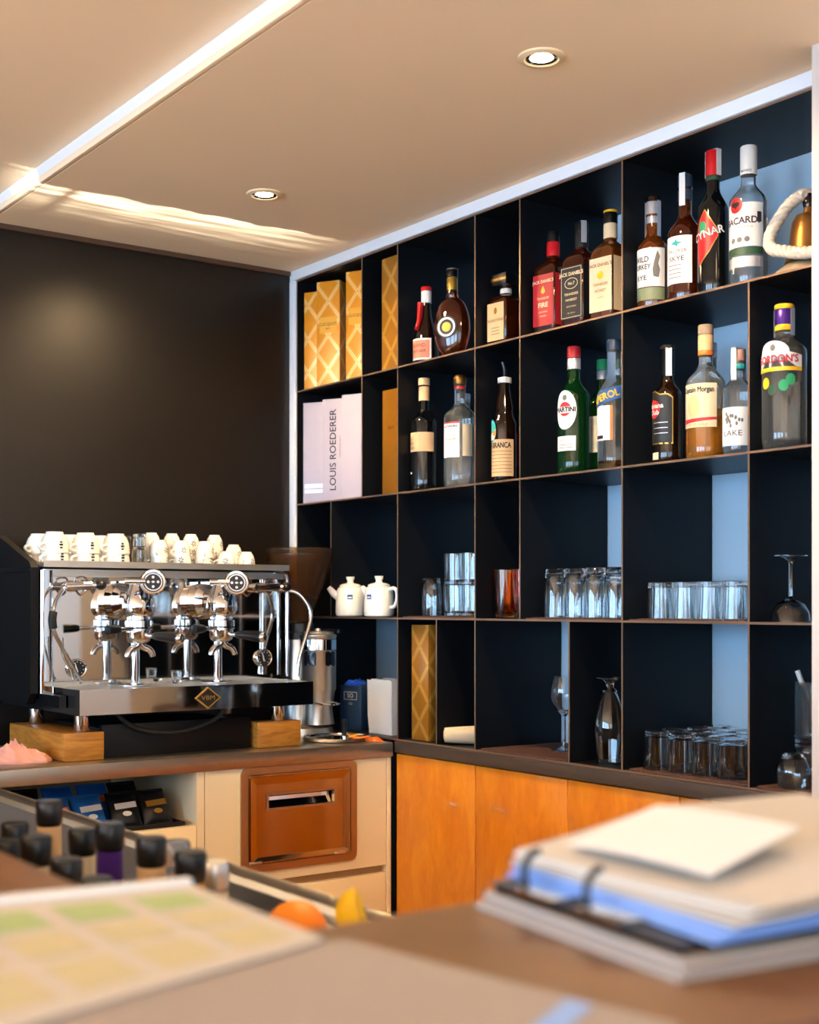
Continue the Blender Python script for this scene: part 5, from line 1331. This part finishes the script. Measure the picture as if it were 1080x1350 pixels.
GSIGN = 1.0
gl = bpy.data.lights.new('glint_lamp', 'POINT'); gl.energy = 1100; gl.shadow_soft_size = .004; gl.color = (1, .93, .80)
go = bpy.data.objects.new('glint_lamp', gl); COL.objects.link(go); go.location = (-3.3, -1.6, .76)
gl.use_nodes = True
nt = gl.node_tree; L = nt.links.new; N = nt.nodes.new
em_ = nt.nodes['Emission']
tc = N('ShaderNodeTexCoord'); sp_ = N('ShaderNodeSeparateXYZ'); L(tc.outputs['Normal'], sp_.inputs[0])
def mth(op, a, b=None, c=None, clamp=False):
    n = N('ShaderNodeMath'); n.operation = op; n.use_clamp = clamp
    for i, v in enumerate((a, b, c)):
        if v is None: continue
        if isinstance(v, (int, float)): n.inputs[i].default_value = v
        else: L(v, n.inputs[i])
    return n.outputs[0]
HZ = CZ - .76
iz = mth('DIVIDE', HZ, mth('MAXIMUM', mth('ABSOLUTE', sp_.outputs['Z']), .02))
Xw = mth('SUBTRACT', mth('MULTIPLY', mth('ABSOLUTE', sp_.outputs['X']), iz), 3.3)
Yw = mth('SUBTRACT', mth('MULTIPLY', mth('ABSOLUTE', sp_.outputs['Y']), iz), 1.6)
def nz_(sx, sy, detail=2, off=0.):
    cb = N('ShaderNodeCombineXYZ'); L(mth('MULTIPLY_ADD', Xw, sx, off), cb.inputs[0]); L(mth('MULTIPLY', Yw, sy), cb.inputs[1])
    n = N('ShaderNodeTexNoise'); n.inputs['Scale'].default_value = 1; n.inputs['Detail'].default_value = detail; L(cb.outputs[0], n.inputs['Vector'])
    return n.outputs['Fac']
edge = mth('MULTIPLY_ADD', nz_(7, 0, 3), .075, -.435)          # wavy near edge of the glint band
dY = mth('SUBTRACT', Yw, edge)
rise = mth('DIVIDE', dY, .008, clamp=True)
fade = mth('POWER', mth('SUBTRACT', 1., mth('DIVIDE', dY, .30, clamp=True)), 1.8)
streak = mth('POWER', nz_(3, 40, 4, 3.), 3.4)
ends = mth('MULTIPLY', mth('DIVIDE', mth('ADD', Xw, 1.12), .30, clamp=True), mth('DIVIDE', mth('SUBTRACT', -.02, Xw), .25, clamp=True))
gap = mth('DIVIDE', mth('ABSOLUTE', mth('ADD', Xw, .885)), .035, clamp=True)
up = mth('GREATER_THAN', mth('MULTIPLY', GSIGN, sp_.outputs['Z']), .1)
xp = mth('GREATER_THAN', mth('MULTIPLY', GSIGN, sp_.outputs['X']), .1)
yp = mth('GREATER_THAN', mth('MULTIPLY', GSIGN, sp_.outputs['Y']), .05)
k = mth('MULTIPLY', mth('MULTIPLY', rise, fade), mth('MULTIPLY_ADD', streak, 9., .15))
k = mth('MULTIPLY', mth('MULTIPLY', k, mth('MULTIPLY', ends, gap)), mth('MULTIPLY', up, mth('MULTIPLY', xp, yp)))
L(k, em_.inputs['Strength'])
